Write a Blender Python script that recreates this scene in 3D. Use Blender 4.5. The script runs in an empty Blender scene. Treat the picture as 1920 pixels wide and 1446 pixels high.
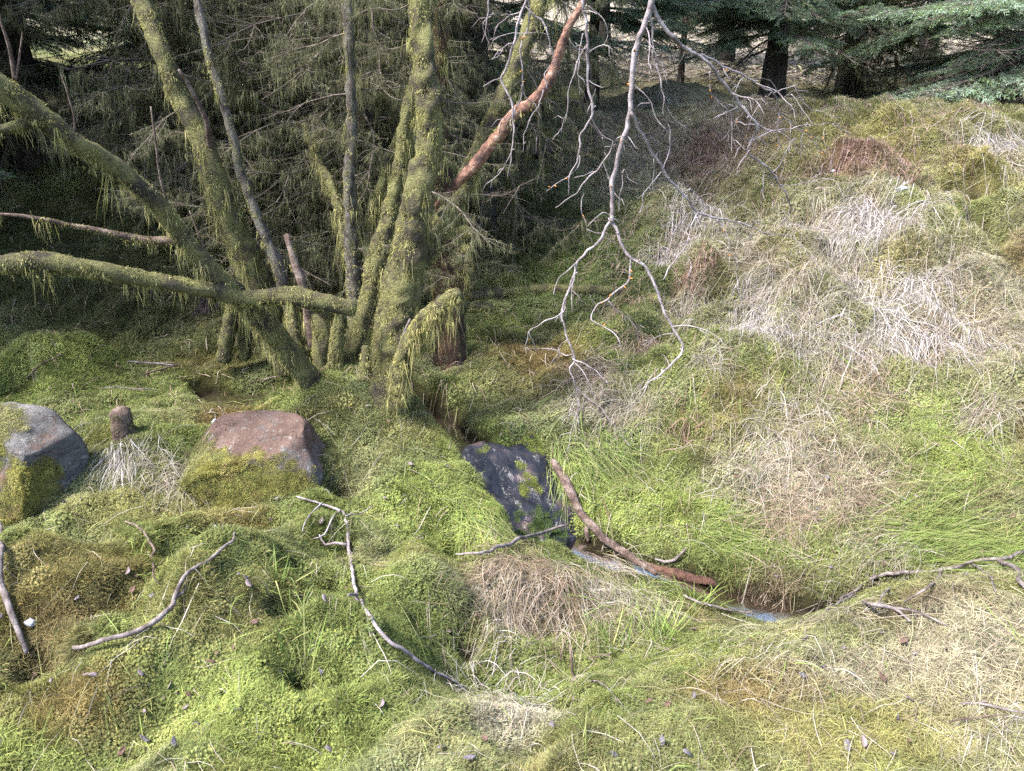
import bpy, math, random
import numpy as np
from mathutils import Vector, Matrix, Euler

# ------------------------------------------------------------------ camera, sky, sun
scene = bpy.context.scene
FPX = 1450.0            # focal length in photo pixels (1920 wide)
PITCH = math.radians(22.6)
CAM = np.array([0.0, 0.0, 1.6])
cam_data = bpy.data.cameras.new('camera')
cam_data.sensor_width = 36.0
cam_data.lens = 36.0 * FPX / 1920.0
cam_data.clip_start = 0.05
cam_data.clip_end = 600.0
cam = bpy.data.objects.new('camera', cam_data)
scene.collection.objects.link(cam)
cam.location = CAM
cam.rotation_euler = (math.pi / 2 - PITCH, 0, 0)
scene.camera = cam

SUN_EL, SUN_AZ = math.radians(56), math.radians(-112)   # azimuth clockwise from +Y
sun_dir = Vector((math.sin(SUN_AZ) * math.cos(SUN_EL), math.cos(SUN_AZ) * math.cos(SUN_EL), math.sin(SUN_EL)))
world = bpy.data.worlds.new('World')
scene.world = world
world.use_nodes = True
wn = world.node_tree.nodes; wl = world.node_tree.links
bg = wn.get('Background') or wn.new('ShaderNodeBackground')
sky = wn.new('ShaderNodeTexSky'); sky.sky_type = 'NISHITA'; sky.sun_disc = False
sky.sun_elevation = SUN_EL; sky.sun_rotation = SUN_AZ
sky.air_density = 0.9; sky.dust_density = 2.0; sky.ozone_density = 1.2
wl.new(sky.outputs[0], bg.inputs['Color']); bg.inputs['Strength'].default_value = 0.15
sl = bpy.data.lights.new('sun', 'SUN'); sl.energy = 3.0; sl.angle = math.radians(14); sl.color = (1.0, 0.975, 0.945)
so = bpy.data.objects.new('sun', sl); scene.collection.objects.link(so)
so.rotation_euler = sun_dir.to_track_quat('Z', 'Y').to_euler(); so.location = (-6, -4, 12)
scene.view_settings.view_transform = 'Standard'; scene.view_settings.look = 'None'
scene.view_settings.exposure = 2.45; scene.view_settings.gamma = 1.0
scene.view_settings.use_curve_mapping = False
scene.cycles.max_bounces = 4; scene.cycles.diffuse_bounces = 1; scene.cycles.glossy_bounces = 2; scene.cycles.transmission_bounces = 2
scene.cycles.caustics_reflective = False; scene.cycles.caustics_refractive = False
scene.cycles.use_adaptive_sampling = True; scene.cycles.adaptive_threshold = 0.025
scene.cycles.use_denoising = False

# ------------------------------------------------------------------ helpers
rng = np.random.default_rng(7)
C = scene.collection
CT, ST = math.cos(PITCH), math.sin(PITCH)

def ray(px, py):
    a = (px - 960.0) / FPX; b = -(py - 723.0) / FPX
    return np.array([a, CT + b * ST, -ST + b * CT])

def at(px, py, Y):
    """a point of the place: distance Y ahead of the camera's foot, in the direction of a photo position"""
    d = ray(px, py); return CAM + d * (Y / d[1])

def wpx(w, px, py, Y):
    d = ray(px, py); return w * (Y / d[1]) / FPX

_perm = np.random.default_rng(11).permutation(512)
_perm = np.concatenate([_perm, _perm, _perm])
_grad = np.random.default_rng(12).normal(size=(512, 3)); _grad /= np.linalg.norm(_grad, axis=1)[:, None]
def noise3(p):
    p = np.asarray(p, float); i = np.floor(p).astype(int); f = p - i; i = i & 511
    u = f * f * f * (f * (f * 6 - 15) + 10)
    def g(dx, dy, dz):
        h = _perm[(_perm[(_perm[(i[:, 0] + dx) & 511] + i[:, 1] + dy) & 511] + i[:, 2] + dz) & 511]
        gr = _grad[h]
        return gr[:, 0] * (f[:, 0] - dx) + gr[:, 1] * (f[:, 1] - dy) + gr[:, 2] * (f[:, 2] - dz)
    x0 = g(0,0,0) + u[:, 0] * (g(1,0,0) - g(0,0,0)); x1 = g(0,1,0) + u[:, 0] * (g(1,1,0) - g(0,1,0))
    x2 = g(0,0,1) + u[:, 0] * (g(1,0,1) - g(0,0,1)); x3 = g(0,1,1) + u[:, 0] * (g(1,1,1) - g(0,1,1))
    y0 = x0 + u[:, 1] * (x1 - x0); y1 = x2 + u[:, 1] * (x3 - x2)
    return (y0 + u[:, 2] * (y1 - y0)) * 1.5
def noise2(x, y, s=1.0, seed=0.0):
    return noise3(np.stack([x / s, y / s, np.full_like(x, seed * 7.31)], 1))

def make_mesh(name, verts, tris=None, quads=None, col=None, smooth=True):
    me = bpy.data.meshes.new(name)
    verts = np.asarray(verts, np.float32); me.vertices.add(len(verts)); me.vertices.foreach_set('co', verts.ravel())
    nt = 0 if tris is None else len(tris); nq = 0 if quads is None else len(quads)
    idx = []; starts = []
    if nq: idx.append(np.asarray(quads, np.int32).ravel()); starts.append(np.arange(nq) * 4)
    if nt: idx.append(np.asarray(tris, np.int32).ravel()); starts.append(nq * 4 + np.arange(nt) * 3)
    idx = np.concatenate(idx); starts = np.concatenate(starts).astype(np.int32)
    me.loops.add(len(idx)); me.loops.foreach_set('vertex_index', idx)
    me.polygons.add(nt + nq); me.polygons.foreach_set('loop_start', starts)
    if smooth: me.polygons.foreach_set('use_smooth', np.ones(nt + nq, bool))
    me.update(calc_edges=True)
    if col is not None:
        a = me.color_attributes.new('Col', 'FLOAT_COLOR', 'POINT')
        c4 = np.ones((len(verts), 4), np.float32); c4[:, :3] = col; a.data.foreach_set('color', c4.ravel())
    return me

def obj(name, me, mat=None, parent=None, loc=None):
    o = bpy.data.objects.new(name, me); C.objects.link(o)
    if mat is not None and me is not None and len(me.materials) == 0: me.materials.append(mat)
    if parent is not None: o.parent = parent
    if loc is not None: o.location = loc
    return o
def thing(name, label, cat, loc, group=None):
    o = bpy.data.objects.new(name, None); C.objects.link(o); o.location = loc; o.empty_display_size = 0.1
    return tag(o, label, cat, group)
def tag(o, label, cat, group=None):
    o['label'] = label; o['category'] = cat
    if group: o['group'] = group
    return o

class MB:
    """collects triangles and quads with colours"""
    def __init__(s): s.v = []; s.t = []; s.q = []; s.c = []; s.n = 0
    def add(s, v, t=None, q=None, c=(1, 1, 1)):
        v = np.asarray(v, float).reshape(-1, 3); s.v.append(v)
        c = np.asarray(c, float); s.c.append(np.broadcast_to(c, (len(v), 3)) if c.ndim == 1 else c)
        if t is not None and len(t): s.t.append(np.asarray(t) + s.n)
        if q is not None and len(q): s.q.append(np.asarray(q) + s.n)
        s.n += len(v)
    def mesh(s, name, origin=(0, 0, 0), smooth=True):
        return make_mesh(name, np.concatenate(s.v) - np.asarray(origin), np.concatenate(s.t) if s.t else None,
                         np.concatenate(s.q) if s.q else None, np.concatenate(s.c), smooth)

def resample(P, step):
    """Catmull-Rom through rows of P (any number of columns, xyz first)"""
    P = np.asarray(P, float); out = []
    for i in range(len(P) - 1):
        p0 = P[max(i - 1, 0)]; p1 = P[i]; p2 = P[i + 1]; p3 = P[min(i + 2, len(P) - 1)]
        n = max(1, int(np.linalg.norm(p2[:3] - p1[:3]) / step))
        for k in range(n):
            t = k / n
            out.append(0.5 * (2 * p1 + (p2 - p0) * t + (2 * p0 - 5 * p1 + 4 * p2 - p3) * t * t + (3 * p1 - p0 - 3 * p2 + p3) * t ** 3))
    out.append(P[-1]); return np.array(out)

def frames(p):
    T = np.gradient(p, axis=0); T /= np.linalg.norm(T, axis=1)[:, None] + 1e-9
    ref = np.array([0.0, 0, 1]) if abs(T[:, 2]).mean() < 0.8 else np.array([1.0, 0, 0])
    A = np.cross(np.broadcast_to(ref, T.shape), T); A /= np.linalg.norm(A, axis=1)[:, None] + 1e-9
    return T, A, np.cross(T, A)

def tube(mb, P, sides=8, step=0.04, lump=0.0, lump_s=0.05, col=(1, 1, 1), seed=0, wiggle=0.0, flat_end=True):
    """P rows: x y z radius"""
    R = resample(P, step); p = R[:, :3].copy(); r = np.maximum(R[:, 3], 0.0006)
    if wiggle:
        for k in range(3): p[:, k] += wiggle * (noise3(np.stack([p[:, 0] * 9 + k * 13, p[:, 1] * 9, p[:, 2] * 9 + seed], 1)) + 0.45 * noise3(np.stack([p[:, 0] * 31 + k * 13, p[:, 1] * 31, p[:, 2] * 31 + seed], 1)))
    T, A, B = frames(p); n = len(p); ang = np.arange(sides) / sides * 2 * math.pi
    N = A[:, None] * np.cos(ang)[None, :, None] + B[:, None] * np.sin(ang)[None, :, None]
    v = p[:, None] + N * r[:, None, None]
    if lump:
        nz = noise3(v.reshape(-1, 3) / lump_s + seed * 3.7) + 0.5 * noise3(v.reshape(-1, 3) / (lump_s * 0.4) + seed)
        v = v + N * (nz.reshape(n, sides) * lump * np.minimum(1, r / 0.03)[:, None])[:, :, None]
    q = []
    i = np.arange(n - 1)[:, None] * sides; j = np.arange(sides)[None]; j2 = (j + 1) % sides
    q = np.stack([i + j, i + j2, i + sides + j2, i + sides + j], -1).reshape(-1, 4)
    verts = v.reshape(-1, 3); t = []
    if flat_end:
        verts = np.concatenate([verts, [p[0] - T[0] * r[0] * 0.3, p[-1] + T[-1] * r[-1] * 0.3]])
        a, b = n * sides, n * sides + 1
        t = [[a, (k + 1) % sides, k] for k in range(sides)] + [[b, (n - 1) * sides + k, (n - 1) * sides + (k + 1) % sides] for k in range(sides)]
    mb.add(verts, t, q, col)
    return p, r, N, A, B, T

def ribbons(mb, paths, w, side, col):
    """paths [N,K,3], w [N] base width, side [N,3], col [N,3]: tapering blades ending in a point"""
    N, K = paths.shape[:2]
    s = np.linspace(0, 1, K); taper = (1 - s ** 1.7)
    off = side[:, None] * (w[:, None] * taper[None])[:, :, None] * 0.5
    L = paths - off; Rr = paths + off
    v = np.concatenate([L[:, :-1], Rr[:, :-1], paths[:, -1:]], 1)     # K-1 + K-1 + 1
    M = 2 * (K - 1) + 1; base = np.arange(N)[:, None] * M
    q = []
    for k in range(K - 2):
        q.append(base + np.array([[k, K - 1 + k, K - 1 + k + 1, k + 1]]))
    t = base + np.array([[K - 2, 2 * (K - 1) - 1, 2 * (K - 1)]])
    c = np.repeat(col[:, None], M, 1).reshape(-1, 3)
    mb.add(v.reshape(-1, 3), t, np.concatenate(q) if q else None, c)

def unit(v): return v / (np.linalg.norm(v, axis=-1, keepdims=True) + 1e-9)

# ------------------------------------------------------------------ materials
def new_mat(name):
    m = bpy.data.materials.new(name); m.use_nodes = True
    nt = m.node_tree; return m, nt.nodes, nt.links, nt.nodes['Principled BSDF']

def leaf_mat(name, trans=0.3, rough=0.7, inst=False, var=0.25, scale=30, tint=(1, 1, 1)):
    """foliage: vertex colour x noise, with some light passing through"""
    m, n, l, b = new_mat(name)
    a = n.new('ShaderNodeVertexColor'); a.layer_name = 'Col'
    src = a.outputs[0]
    if inst:
        i = n.new('ShaderNodeAttribute'); i.attribute_type = 'INSTANCER'; i.attribute_name = 'tint'
        mx = n.new('ShaderNodeMix'); mx.data_type = 'RGBA'; mx.blend_type = 'MULTIPLY'; mx.inputs[0].default_value = 1
        l.new(a.outputs[0], mx.inputs[6]); l.new(i.outputs['Color'], mx.inputs[7]); src = mx.outputs[2]
    g = n.new('ShaderNodeNewGeometry'); t = n.new('ShaderNodeTexNoise'); t.inputs['Scale'].default_value = scale
    l.new(g.outputs['Position'], t.inputs['Vector'])
    mr = n.new('ShaderNodeMapRange'); mr.inputs[3].default_value = 1 - var; mr.inputs[4].default_value = 1 + var
    mr.inputs[1].default_value = 0.3; mr.inputs[2].default_value = 0.7
    l.new(t.outputs[0], mr.inputs[0])
    vm = n.new('ShaderNodeVectorMath'); vm.operation = 'SCALE'; l.new(src, vm.inputs[0]); l.new(mr.outputs[0], vm.inputs['Scale'])
    l.new(vm.outputs[0], b.inputs['Base Color']); b.inputs['Roughness'].default_value = rough
    b.inputs['Specular IOR Level'].default_value = 0.25
    if trans > 0:
        tr = n.new('ShaderNodeBsdfTranslucent'); l.new(vm.outputs[0], tr.inputs['Color'])
        ms = n.new('ShaderNodeMixShader'); ms.inputs[0].default_value = trans
        l.new(b.outputs[0], ms.inputs[1]); l.new(tr.outputs[0], ms.inputs[2])
        l.new(ms.outputs[0], n['Material Output'].inputs['Surface'])
    return m

def surf_mat(name, cols, scale=8, detail=8, rough=0.85, bump=0.4, bscale=60, vcol=False, spec=0.3, stretch=(1, 1, 1), dist=0.01, pos=None):
    """solid surface: colour ramp over noise, fine relief; optional vertex colour multiplied in"""
    m, n, l, b = new_mat(name)
    tc = n.new('ShaderNodeTexCoord'); mp = n.new('ShaderNodeMapping'); mp.inputs['Scale'].default_value = stretch
    l.new(tc.outputs['Object'], mp.inputs[0])
    t = n.new('ShaderNodeTexNoise'); t.inputs['Scale'].default_value = scale; t.inputs['Detail'].default_value = detail
    t.inputs['Roughness'].default_value = 0.65
    l.new(mp.outputs[0], t.inputs['Vector'])
    r = n.new('ShaderNodeValToRGB'); e = r.color_ramp.elements
    k = len(cols)
    ps = pos or [0.36 + 0.27 * i / (k - 1) for i in range(k)]
    e[0].position = ps[0]; e[0].color = (*cols[0], 1); e[1].position = ps[-1]; e[1].color = (*cols[-1], 1)
    for i in range(1, k - 1):
        x = e.new(ps[i]); x.color = (*cols[i], 1)
    l.new(t.outputs[0], r.inputs[0]); out = r.outputs[0]
    if vcol:
        a = n.new('ShaderNodeVertexColor'); a.layer_name = 'Col'
        mx = n.new('ShaderNodeMix'); mx.data_type = 'RGBA'; mx.blend_type = 'MULTIPLY'; mx.inputs[0].default_value = 1
        l.new(out, mx.inputs[6]); l.new(a.outputs[0], mx.inputs[7]); out = mx.outputs[2]
    l.new(out, b.inputs['Base Color']); b.inputs['Roughness'].default_value = rough; b.inputs['Specular IOR Level'].default_value = spec
    t2 = n.new('ShaderNodeTexNoise'); t2.inputs['Scale'].default_value = bscale; t2.inputs['Detail'].default_value = 12; t2.inputs['Roughness'].default_value = 0.72
    l.new(mp.outputs[0], t2.inputs['Vector'])
    bp = n.new('ShaderNodeBump'); bp.inputs['Strength'].default_value = min(1.0, bump * 1.4); bp.inputs['Distance'].default_value = dist * 2.2
    l.new(t2.outputs[0], bp.inputs['Height']); l.new(bp.outputs[0], b.inputs['Normal'])
    return m

M = {}
M['ground'] = surf_mat('ground_moss', [(0.55, 0.5, 0.4), (1, 1, 1), (1.4, 1.35, 1.1)], scale=14, bump=0.9, bscale=90, vcol=True, rough=0.95, spec=0.1, dist=0.02)
M['moss'] = leaf_mat('moss_tufts', 0.3, 0.8, inst=True)
M['blade'] = leaf_mat('grass_blades', 0.25, 0.6, var=0.2)
M['fur'] = leaf_mat('bark_moss', 0.3, 0.8, var=0.4, scale=22)
M['needle'] = leaf_mat('spruce_needles', 0.42, 0.5, var=0.35, scale=5)
M['bark_moss'] = surf_mat('mossy_bark', [(0.035, 0.028, 0.02), (0.085, 0.072, 0.036), (0.16, 0.15, 0.055), (0.21, 0.20, 0.075)], scale=9, bump=0.8, bscale=70, dist=0.02)
M['bark_grey'] = surf_mat('lichen_bark', [(0.035, 0.028, 0.022), (0.08, 0.065, 0.05), (0.15, 0.135, 0.115), (0.10, 0.10, 0.04)], scale=22, bump=0.7, bscale=90, stretch=(1, 1, 0.5), dist=0.015)
M['bark_dark'] = surf_mat('spruce_bark', [(0.016, 0.012, 0.010), (0.045, 0.034, 0.027), (0.085, 0.07, 0.055)], scale=16, bump=0.9, bscale=50, stretch=(1, 1, 0.4), dist=0.02)
M['peeled'] = surf_mat('peeled_wood', [(0.05, 0.026, 0.02), (0.12, 0.056, 0.04), (0.21, 0.105, 0.068), (0.30, 0.20, 0.15)], scale=22, bump=0.6, bscale=60, rough=0.55)
M['birch'] = surf_mat('birch_twig_bark', [(0.08, 0.062, 0.06), (0.18, 0.15, 0.15), (0.30, 0.262, 0.265)], scale=26, bump=0.4, bscale=140, rough=0.6, dist=0.004)
M['bud'] = surf_mat('orange_lichen', [(0.25, 0.1, 0.02), (0.45, 0.2, 0.03)], scale=60, bump=0.3)
M['stick'] = surf_mat('grey_dead_wood', [(0.05, 0.038, 0.033), (0.12, 0.096, 0.088), (0.21, 0.18, 0.17)], scale=30, bump=0.6, bscale=120, dist=0.004)
M['brownwood'] = surf_mat('brown_dead_wood', [(0.035, 0.022, 0.018), (0.10, 0.065, 0.05), (0.22, 0.17, 0.14)], scale=18, bump=0.7, bscale=70, dist=0.01)
M['deadtwig'] = surf_mat('dead_spruce_twigs', [(0.035, 0.027, 0.022), (0.08, 0.062, 0.05), (0.13, 0.11, 0.09)], scale=20, bump=0.2, vcol=True)
M['redtwig'] = surf_mat('red_brown_twigs', [(0.05, 0.034, 0.03), (0.11, 0.08, 0.072), (0.19, 0.15, 0.14)], scale=20, bump=0.2)
M['rock_red'] = surf_mat('pinkish_sandstone', [(0.06, 0.048, 0.045), (0.13, 0.078, 0.06), (0.19, 0.12, 0.095), (0.24, 0.21, 0.20)], scale=7, bump=0.7, bscale=55, dist=0.012)
M['rock_grey'] = surf_mat('banded_grey_rock', [(0.07, 0.064, 0.062), (0.155, 0.148, 0.142), (0.19, 0.125, 0.09), (0.28, 0.27, 0.26)], scale=7, bump=0.8, bscale=40, stretch=(0.6, 1, 2.6), dist=0.015)
M['peat'] = surf_mat('bare_peat', [(0.015, 0.010, 0.009), (0.045, 0.028, 0.026), (0.09, 0.06, 0.055)], scale=20, bump=1.0, bscale=60, dist=0.02)
M['stone'] = surf_mat('pale_stone', [(0.16, 0.16, 0.165), (0.34, 0.34, 0.35)], scale=20, bump=0.4)
M['deadleaf'] = surf_mat('dead_leaf', [(0.06, 0.042, 0.042), (0.12, 0.09, 0.09), (0.18, 0.145, 0.15)], scale=25, bump=0.2, rough=0.7)

def wet_rock():
    m, n, l, b = new_mat('wet_black_rock')
    tc = n.new('ShaderNodeTexCoord'); t = n.new('ShaderNodeTexNoise'); t.inputs['Scale'].default_value = 9; t.inputs['Detail'].default_value = 10
    l.new(tc.outputs['Object'], t.inputs['Vector'])
    r = n.new('ShaderNodeValToRGB'); e = r.color_ramp.elements
    e[0].position = 0.35; e[0].color = (0.006, 0.007, 0.009, 1); e[1].position = 0.7; e[1].color = (0.06, 0.042, 0.04, 1)
    x = e.new(0.55); x.color = (0.018, 0.018, 0.022, 1)
    l.new(t.outputs[0], r.inputs[0]); l.new(r.outputs[0], b.inputs['Base Color'])
    b.inputs['Roughness'].default_value = 0.27; b.inputs['Specular IOR Level'].default_value = 0.2; b.inputs['Coat Weight'].default_value = 0.04; b.inputs['Coat Roughness'].default_value = 0.1
    v = n.new('ShaderNodeTexNoise'); v.inputs['Scale'].default_value = 34; v.inputs['Detail'].default_value = 9
    l.new(tc.outputs['Object'], v.inputs['Vector'])
    bp = n.new('ShaderNodeBump'); bp.inputs['Strength'].default_value = 0.9; bp.inputs['Distance'].default_value = 0.014
    l.new(v.outputs[0], bp.inputs['Height']); l.new(bp.outputs[0], b.inputs['Normal']); l.new(bp.outputs[0], b.inputs['Coat Normal'])
    return m
def water_mat():
    m, n, l, b = new_mat('peaty_water')
    b.inputs['Base Color'].default_value = (0.035, 0.022, 0.014, 1); b.inputs['Roughness'].default_value = 0.16; b.inputs['Specular IOR Level'].default_value = 0.07
    b.inputs['Transmission Weight'].default_value = 0.75; b.inputs['IOR'].default_value = 1.33
    tc = n.new('ShaderNodeTexCoord'); t = n.new('ShaderNodeTexNoise'); t.inputs['Scale'].default_value = 28; t.inputs['Detail'].default_value = 3
    l.new(tc.outputs['Object'], t.inputs['Vector'])
    bp = n.new('ShaderNodeBump'); bp.inputs['Strength'].default_value = 0.25; bp.inputs['Distance'].default_value = 0.006
    l.new(t.outputs[0], bp.inputs['Height']); l.new(bp.outputs[0], b.inputs['Normal'])
    return m
def rock_mat(name, base, light, tintc, band=(1, 1, 1)):
    m, n, l, b = new_mat(name)
    tc = n.new('ShaderNodeTexCoord'); mp = n.new('ShaderNodeMapping'); mp.inputs['Scale'].default_value = band; l.new(tc.outputs['Object'], mp.inputs[0])
    def nz(sc, det, vec): 
        t = n.new('ShaderNodeTexNoise'); t.inputs['Scale'].default_value = sc; t.inputs['Detail'].default_value = det; t.inputs['Roughness'].default_value = 0.7; l.new(vec, t.inputs['Vector']); return t.outputs[0]
    def ramp(v, p0, p1):
        r = n.new('ShaderNodeMapRange'); r.inputs[1].default_value = p0; r.inputs[2].default_value = p1; l.new(v, r.inputs[0]); return r.outputs[0]
    def mix(f, a, c):
        x = n.new('ShaderNodeMix'); x.data_type = 'RGBA'; l.new(f, x.inputs[0])
        for k, q in ((6, a), (7, c)):
            if isinstance(q, tuple): x.inputs[k].default_value = (*q, 1)
            else: l.new(q, x.inputs[k])
        return x.outputs[2]
    c = mix(ramp(nz(9, 12, mp.outputs[0]), 0.38, 0.62), base, light)
    c = mix(ramp(nz(4, 6, mp.outputs[0]), 0.5, 0.62), c, tintc)
    c = mix(ramp(nz(90, 4, tc.outputs['Object']), 0.56, 0.66), c, tuple(min(1, v * 1.9) for v in base))        # grain
    c = mix(ramp(nz(26, 5, tc.outputs['Object']), 0.60, 0.66), c, (0.19, 0.18, 0.165))                           # pale lichen
    vo = n.new('ShaderNodeTexVoronoi'); vo.feature = 'DISTANCE_TO_EDGE'; vo.inputs['Scale'].default_value = 2.6; 
    wv = n.new('ShaderNodeVectorMath'); wv.operation = 'ADD'; l.new(mp.outputs[0], wv.inputs[0]); tn = n.new('ShaderNodeTexNoise'); tn.inputs['Scale'].default_value = 9; l.new(tc.outputs['Object'], tn.inputs['Vector'])
    ws = n.new('ShaderNodeVectorMath'); ws.operation = 'SCALE'; ws.inputs['Scale'].default_value = 0.3; l.new(tn.outputs['Color'], ws.inputs[0]); l.new(ws.outputs[0], wv.inputs[1]); l.new(wv.outputs[0], vo.inputs['Vector'])
    cr = ramp(vo.outputs['Distance'], 0.0, 0.005)
    c = mix(cr, tuple(v * 0.6 for v in base), c)
    l.new(c, b.inputs['Base Color']); b.inputs['Roughness'].default_value = 0.85; b.inputs['Specular IOR Level'].default_value = 0.2
    h = n.new('ShaderNodeMath'); h.operation = 'MULTIPLY_ADD'; l.new(cr, h.inputs[0]); h.inputs[1].default_value = 0.35; l.new(nz(35, 12, tc.outputs['Object']), h.inputs[2])
    bp = n.new('ShaderNodeBump'); bp.inputs['Strength'].default_value = 0.9; bp.inputs['Distance'].default_value = 0.02; l.new(h.outputs[0], bp.inputs['Height']); l.new(bp.outputs[0], b.inputs['Normal'])
    return m
M['rock_red'] = rock_mat('pinkish_sandstone', (0.075, 0.048, 0.037), (0.135, 0.085, 0.066), (0.10, 0.088, 0.08))
M['rock_grey'] = rock_mat('banded_grey_rock', (0.055, 0.05, 0.047), (0.13, 0.122, 0.115), (0.12, 0.072, 0.05), (0.7, 1, 2.4))
M['rot'] = surf_mat('red_rotten_wood', [(0.03, 0.014, 0.010), (0.09, 0.042, 0.028), (0.17, 0.09, 0.06)], scale=25, bump=0.9, bscale=60, dist=0.015)
M['wet'] = wet_rock(); M['water'] = water_mat()

# ------------------------------------------------------------------ terrain
ctrl = [(0,1446,1.55),(480,1446,1.5),(960,1446,1.5),(1440,1446,1.42),(1920,1446,1.35),
 (0,1300,1.78),(220,1310,1.75),(60,1230,1.95),(400,1100,2.3),(100,1030,2.55),(300,930,3.0),(20,950,2.95),(520,960,2.9),(237,830,3.3),(250,760,3.8),(110,700,4.2),
 (100,640,4.7),(300,640,4.7),(200,550,5.1),(200,450,5.5),(200,350,6.0),(200,250,7.5),(450,450,5.7),(450,350,6.3),(700,450,6.0),(700,550,5.3),
 (950,1250,2.18),(1100,1280,2.1),(700,1150,2.2),(640,1300,1.75),(870,1320,1.75),(560,1180,2.1),(760,1010,2.75),(850,900,3.1),(700,820,3.35),(730,760,3.55),(600,860,3.2),
 (860,1040,2.7),(1000,1120,2.45),(1150,1150,2.4),(1200,950,3.15),(1150,850,3.5),(1100,750,3.8),(1400,900,3.2),(1700,1000,2.75),(1850,1040,2.6),(1600,1060,2.65),(1920,1070,2.5),
 (1900,1110,1.95),(1700,1125,2.0),(1500,1200,1.85),(1350,1260,1.85),(1200,1350,1.6),(1700,1300,1.6),(1900,1250,1.6),
 (1300,750,3.7),(1600,800,3.4),(1900,800,3.2),(1900,650,3.8),(1600,650,4.0),(1300,600,4.5),(1600,500,4.7),(1900,500,4.4),(1300,450,5.3),(1100,600,4.7),(1000,650,4.5),
 (960,500,5.5),(1000,400,6.2),(1600,400,5.3),(1900,380,5.0),(1600,300,6.0),(1900,280,5.9),(1600,232,6.6),(1900,240,6.5),(1300,330,6.3),(1200,250,7.2),(1400,225,7.2),
 (1600,212,8.5),(1400,196,9.5),(1880,205,9.0),(1200,150,13),(1250,108,20),
 (600,725,3.7),(470,745,4.0),(430,700,4.4),(420,640,4.7),(560,650,4.6),(840,705,4.1),(900,750,3.9),(900,650,4.5),(830,790,3.6),(910,826,3.45),(1070,1010,2.95),
 (1400,1192,2.34),(1300,1155,2.44),(1250,1205,2.24),(1480,1178,2.38),(1180,1050,2.85),(1350,1110,2.62),(1450,1135,2.55),(1530,1150,2.5)]
cp = np.array([at(*c) for c in ctrl])
extra = np.array([(-20,30,4.5),(20,30,4.0),(-45,60,16),(45,60,16),(0,60,15),(0,35,5.5),(-80,85,27),(80,85,27),(0,88,27),
 (0,-3,0),(-4,-3,0),(4,-3,.3),(-5,1.5,0.05),(5,1.5,.45),(6,4.5,.95),(-6,5,.35),(10,8,1.35),(-10,8,1.2),(-4,7.5,1.0),(-2,8,1.0),(0,8.5,1.05),(-6,12,1.5),(-60,0,6),(60,0,6),(-30,-30,0),(30,-30,0),(-25,10,2.5),(25,10,3)])
cp = np.concatenate([cp, extra])
def kern(d2): return np.sqrt(d2 + 0.12 ** 2)
D2 = ((cp[:, None, :2] - cp[None, :, :2]) ** 2).sum(-1)
K_ = kern(D2) - 0.015 * np.eye(len(cp))
Wt = np.linalg.solve(K_, cp[:, 2] - 0.0)
def base_h(x, y):
    out = np.zeros(len(x))
    for s in range(0, len(x), 60000):
        xx = x[s:s + 60000]; yy = y[s:s + 60000]
        out[s:s + 60000] = kern((xx[:, None] - cp[None, :, 0]) ** 2 + (yy[:, None] - cp[None, :, 1]) ** 2) @ Wt
    return out

def ray_hit(px, py, hf):
    d = ray(px, py); t = np.linspace(1.0, 14.0, 900); p = CAM + d * t[:, None]
    g = p[:, 2] - hf(p[:, 0], p[:, 1]); k = np.argmax(g < 0)
    if not (g < 0).any(): k = len(t) - 1
    if k > 0:
        u = g[k - 1] / (g[k - 1] - g[k] + 1e-9); return p[k - 1] + (p[k] - p[k - 1]) * u
    return p[k]

humps_px = [(400,1150,.30,.15),(110,1110,.26,.15),(150,1330,.2,.11),(690,1205,.22,.10),(640,755,.28,.07),(800,1130,.18,.08),(110,690,.32,.13),(1000,1110,.2,.05),
 (1310,545,.18,.15),(1540,600,.28,.12),(1640,430,.32,.10),(1510,400,.22,.08),(900,720,.2,.07),(420,650,.22,.09),(1690,500,.24,.09),
 (1440,690,.2,.06),(760,900,.22,.05),(1300,700,.25,.05),(1800,450,.25,.10),(1720,640,.22,.07),(1250,430,.25,.08),(640,1010,.25,.04),
 (1450,300,.3,.12),(1750,260,.4,.08),(1600,330,.3,.10),(1130,640,.25,.08),(960,690,.22,.07),(1850,560,.2,.08),(1480,500,.2,.08),(300,880,.2,.05),(545,1195,.07,-.13),(560,1120,.06,-.08),(865,1048,.09,-.10),(470,1000,.07,-.07),(60,1255,.09,-.10),(250,1180,.08,-.09),(1045,1330,.10,-.06),(640,905,.09,-.08),(10,930,.12,-.08),(1230,640,.10,-.08),(1380,590,.08,-.09),(1260,560,.08,-.08),(1500,440,.1,-.07),(1620,560,.1,-.08),(1780,520,.1,-.1),(1840,430,.1,-.10),(1400,420,.12,-.08),(1550,350,.12,-.09),(1300,370,.12,-.1),(1700,390,.09,-.07),(1780,330,.1,-.08),(30,730,.12,-.15),(620,1130,.06,-.10),(560,1290,.06,-.08),(880,1220,.07,-.07),(330,1060,.07,-.08),(1822,355,.15,-.14),(1800,330,.08,-.10),(1850,450,.13,-.14),(1890,500,.10,-.12),(1240,320,.13,-.10),(1440,400,.1,-.1),
 (1660,260,.22,.09),(1850,265,.25,.08),(1520,270,.2,.09),(1265,200,.65,.2),(1720,300,.16,.08),(1480,330,.16,.09),(1400,360,.16,.09),(1810,340,.18,.09),(1880,420,.16,.09),(1340,470,.15,.08),(1230,560,.15,.07),(1660,700,.18,.06),(1840,720,.2,.06)]
humps = []
for (px, py, r, h) in humps_px:
    q = ray_hit(px, py, base_h); humps.append((q[0], q[1], r, h * (1.5 if h < 0 else 1.15)))
stream_px = [(380,742,4.15),(470,748,4.02),(560,755,3.95),(690,762,3.93),(790,765,3.85),(826,772,3.74),(850,800,3.58),(885,820,3.46)]
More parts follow.
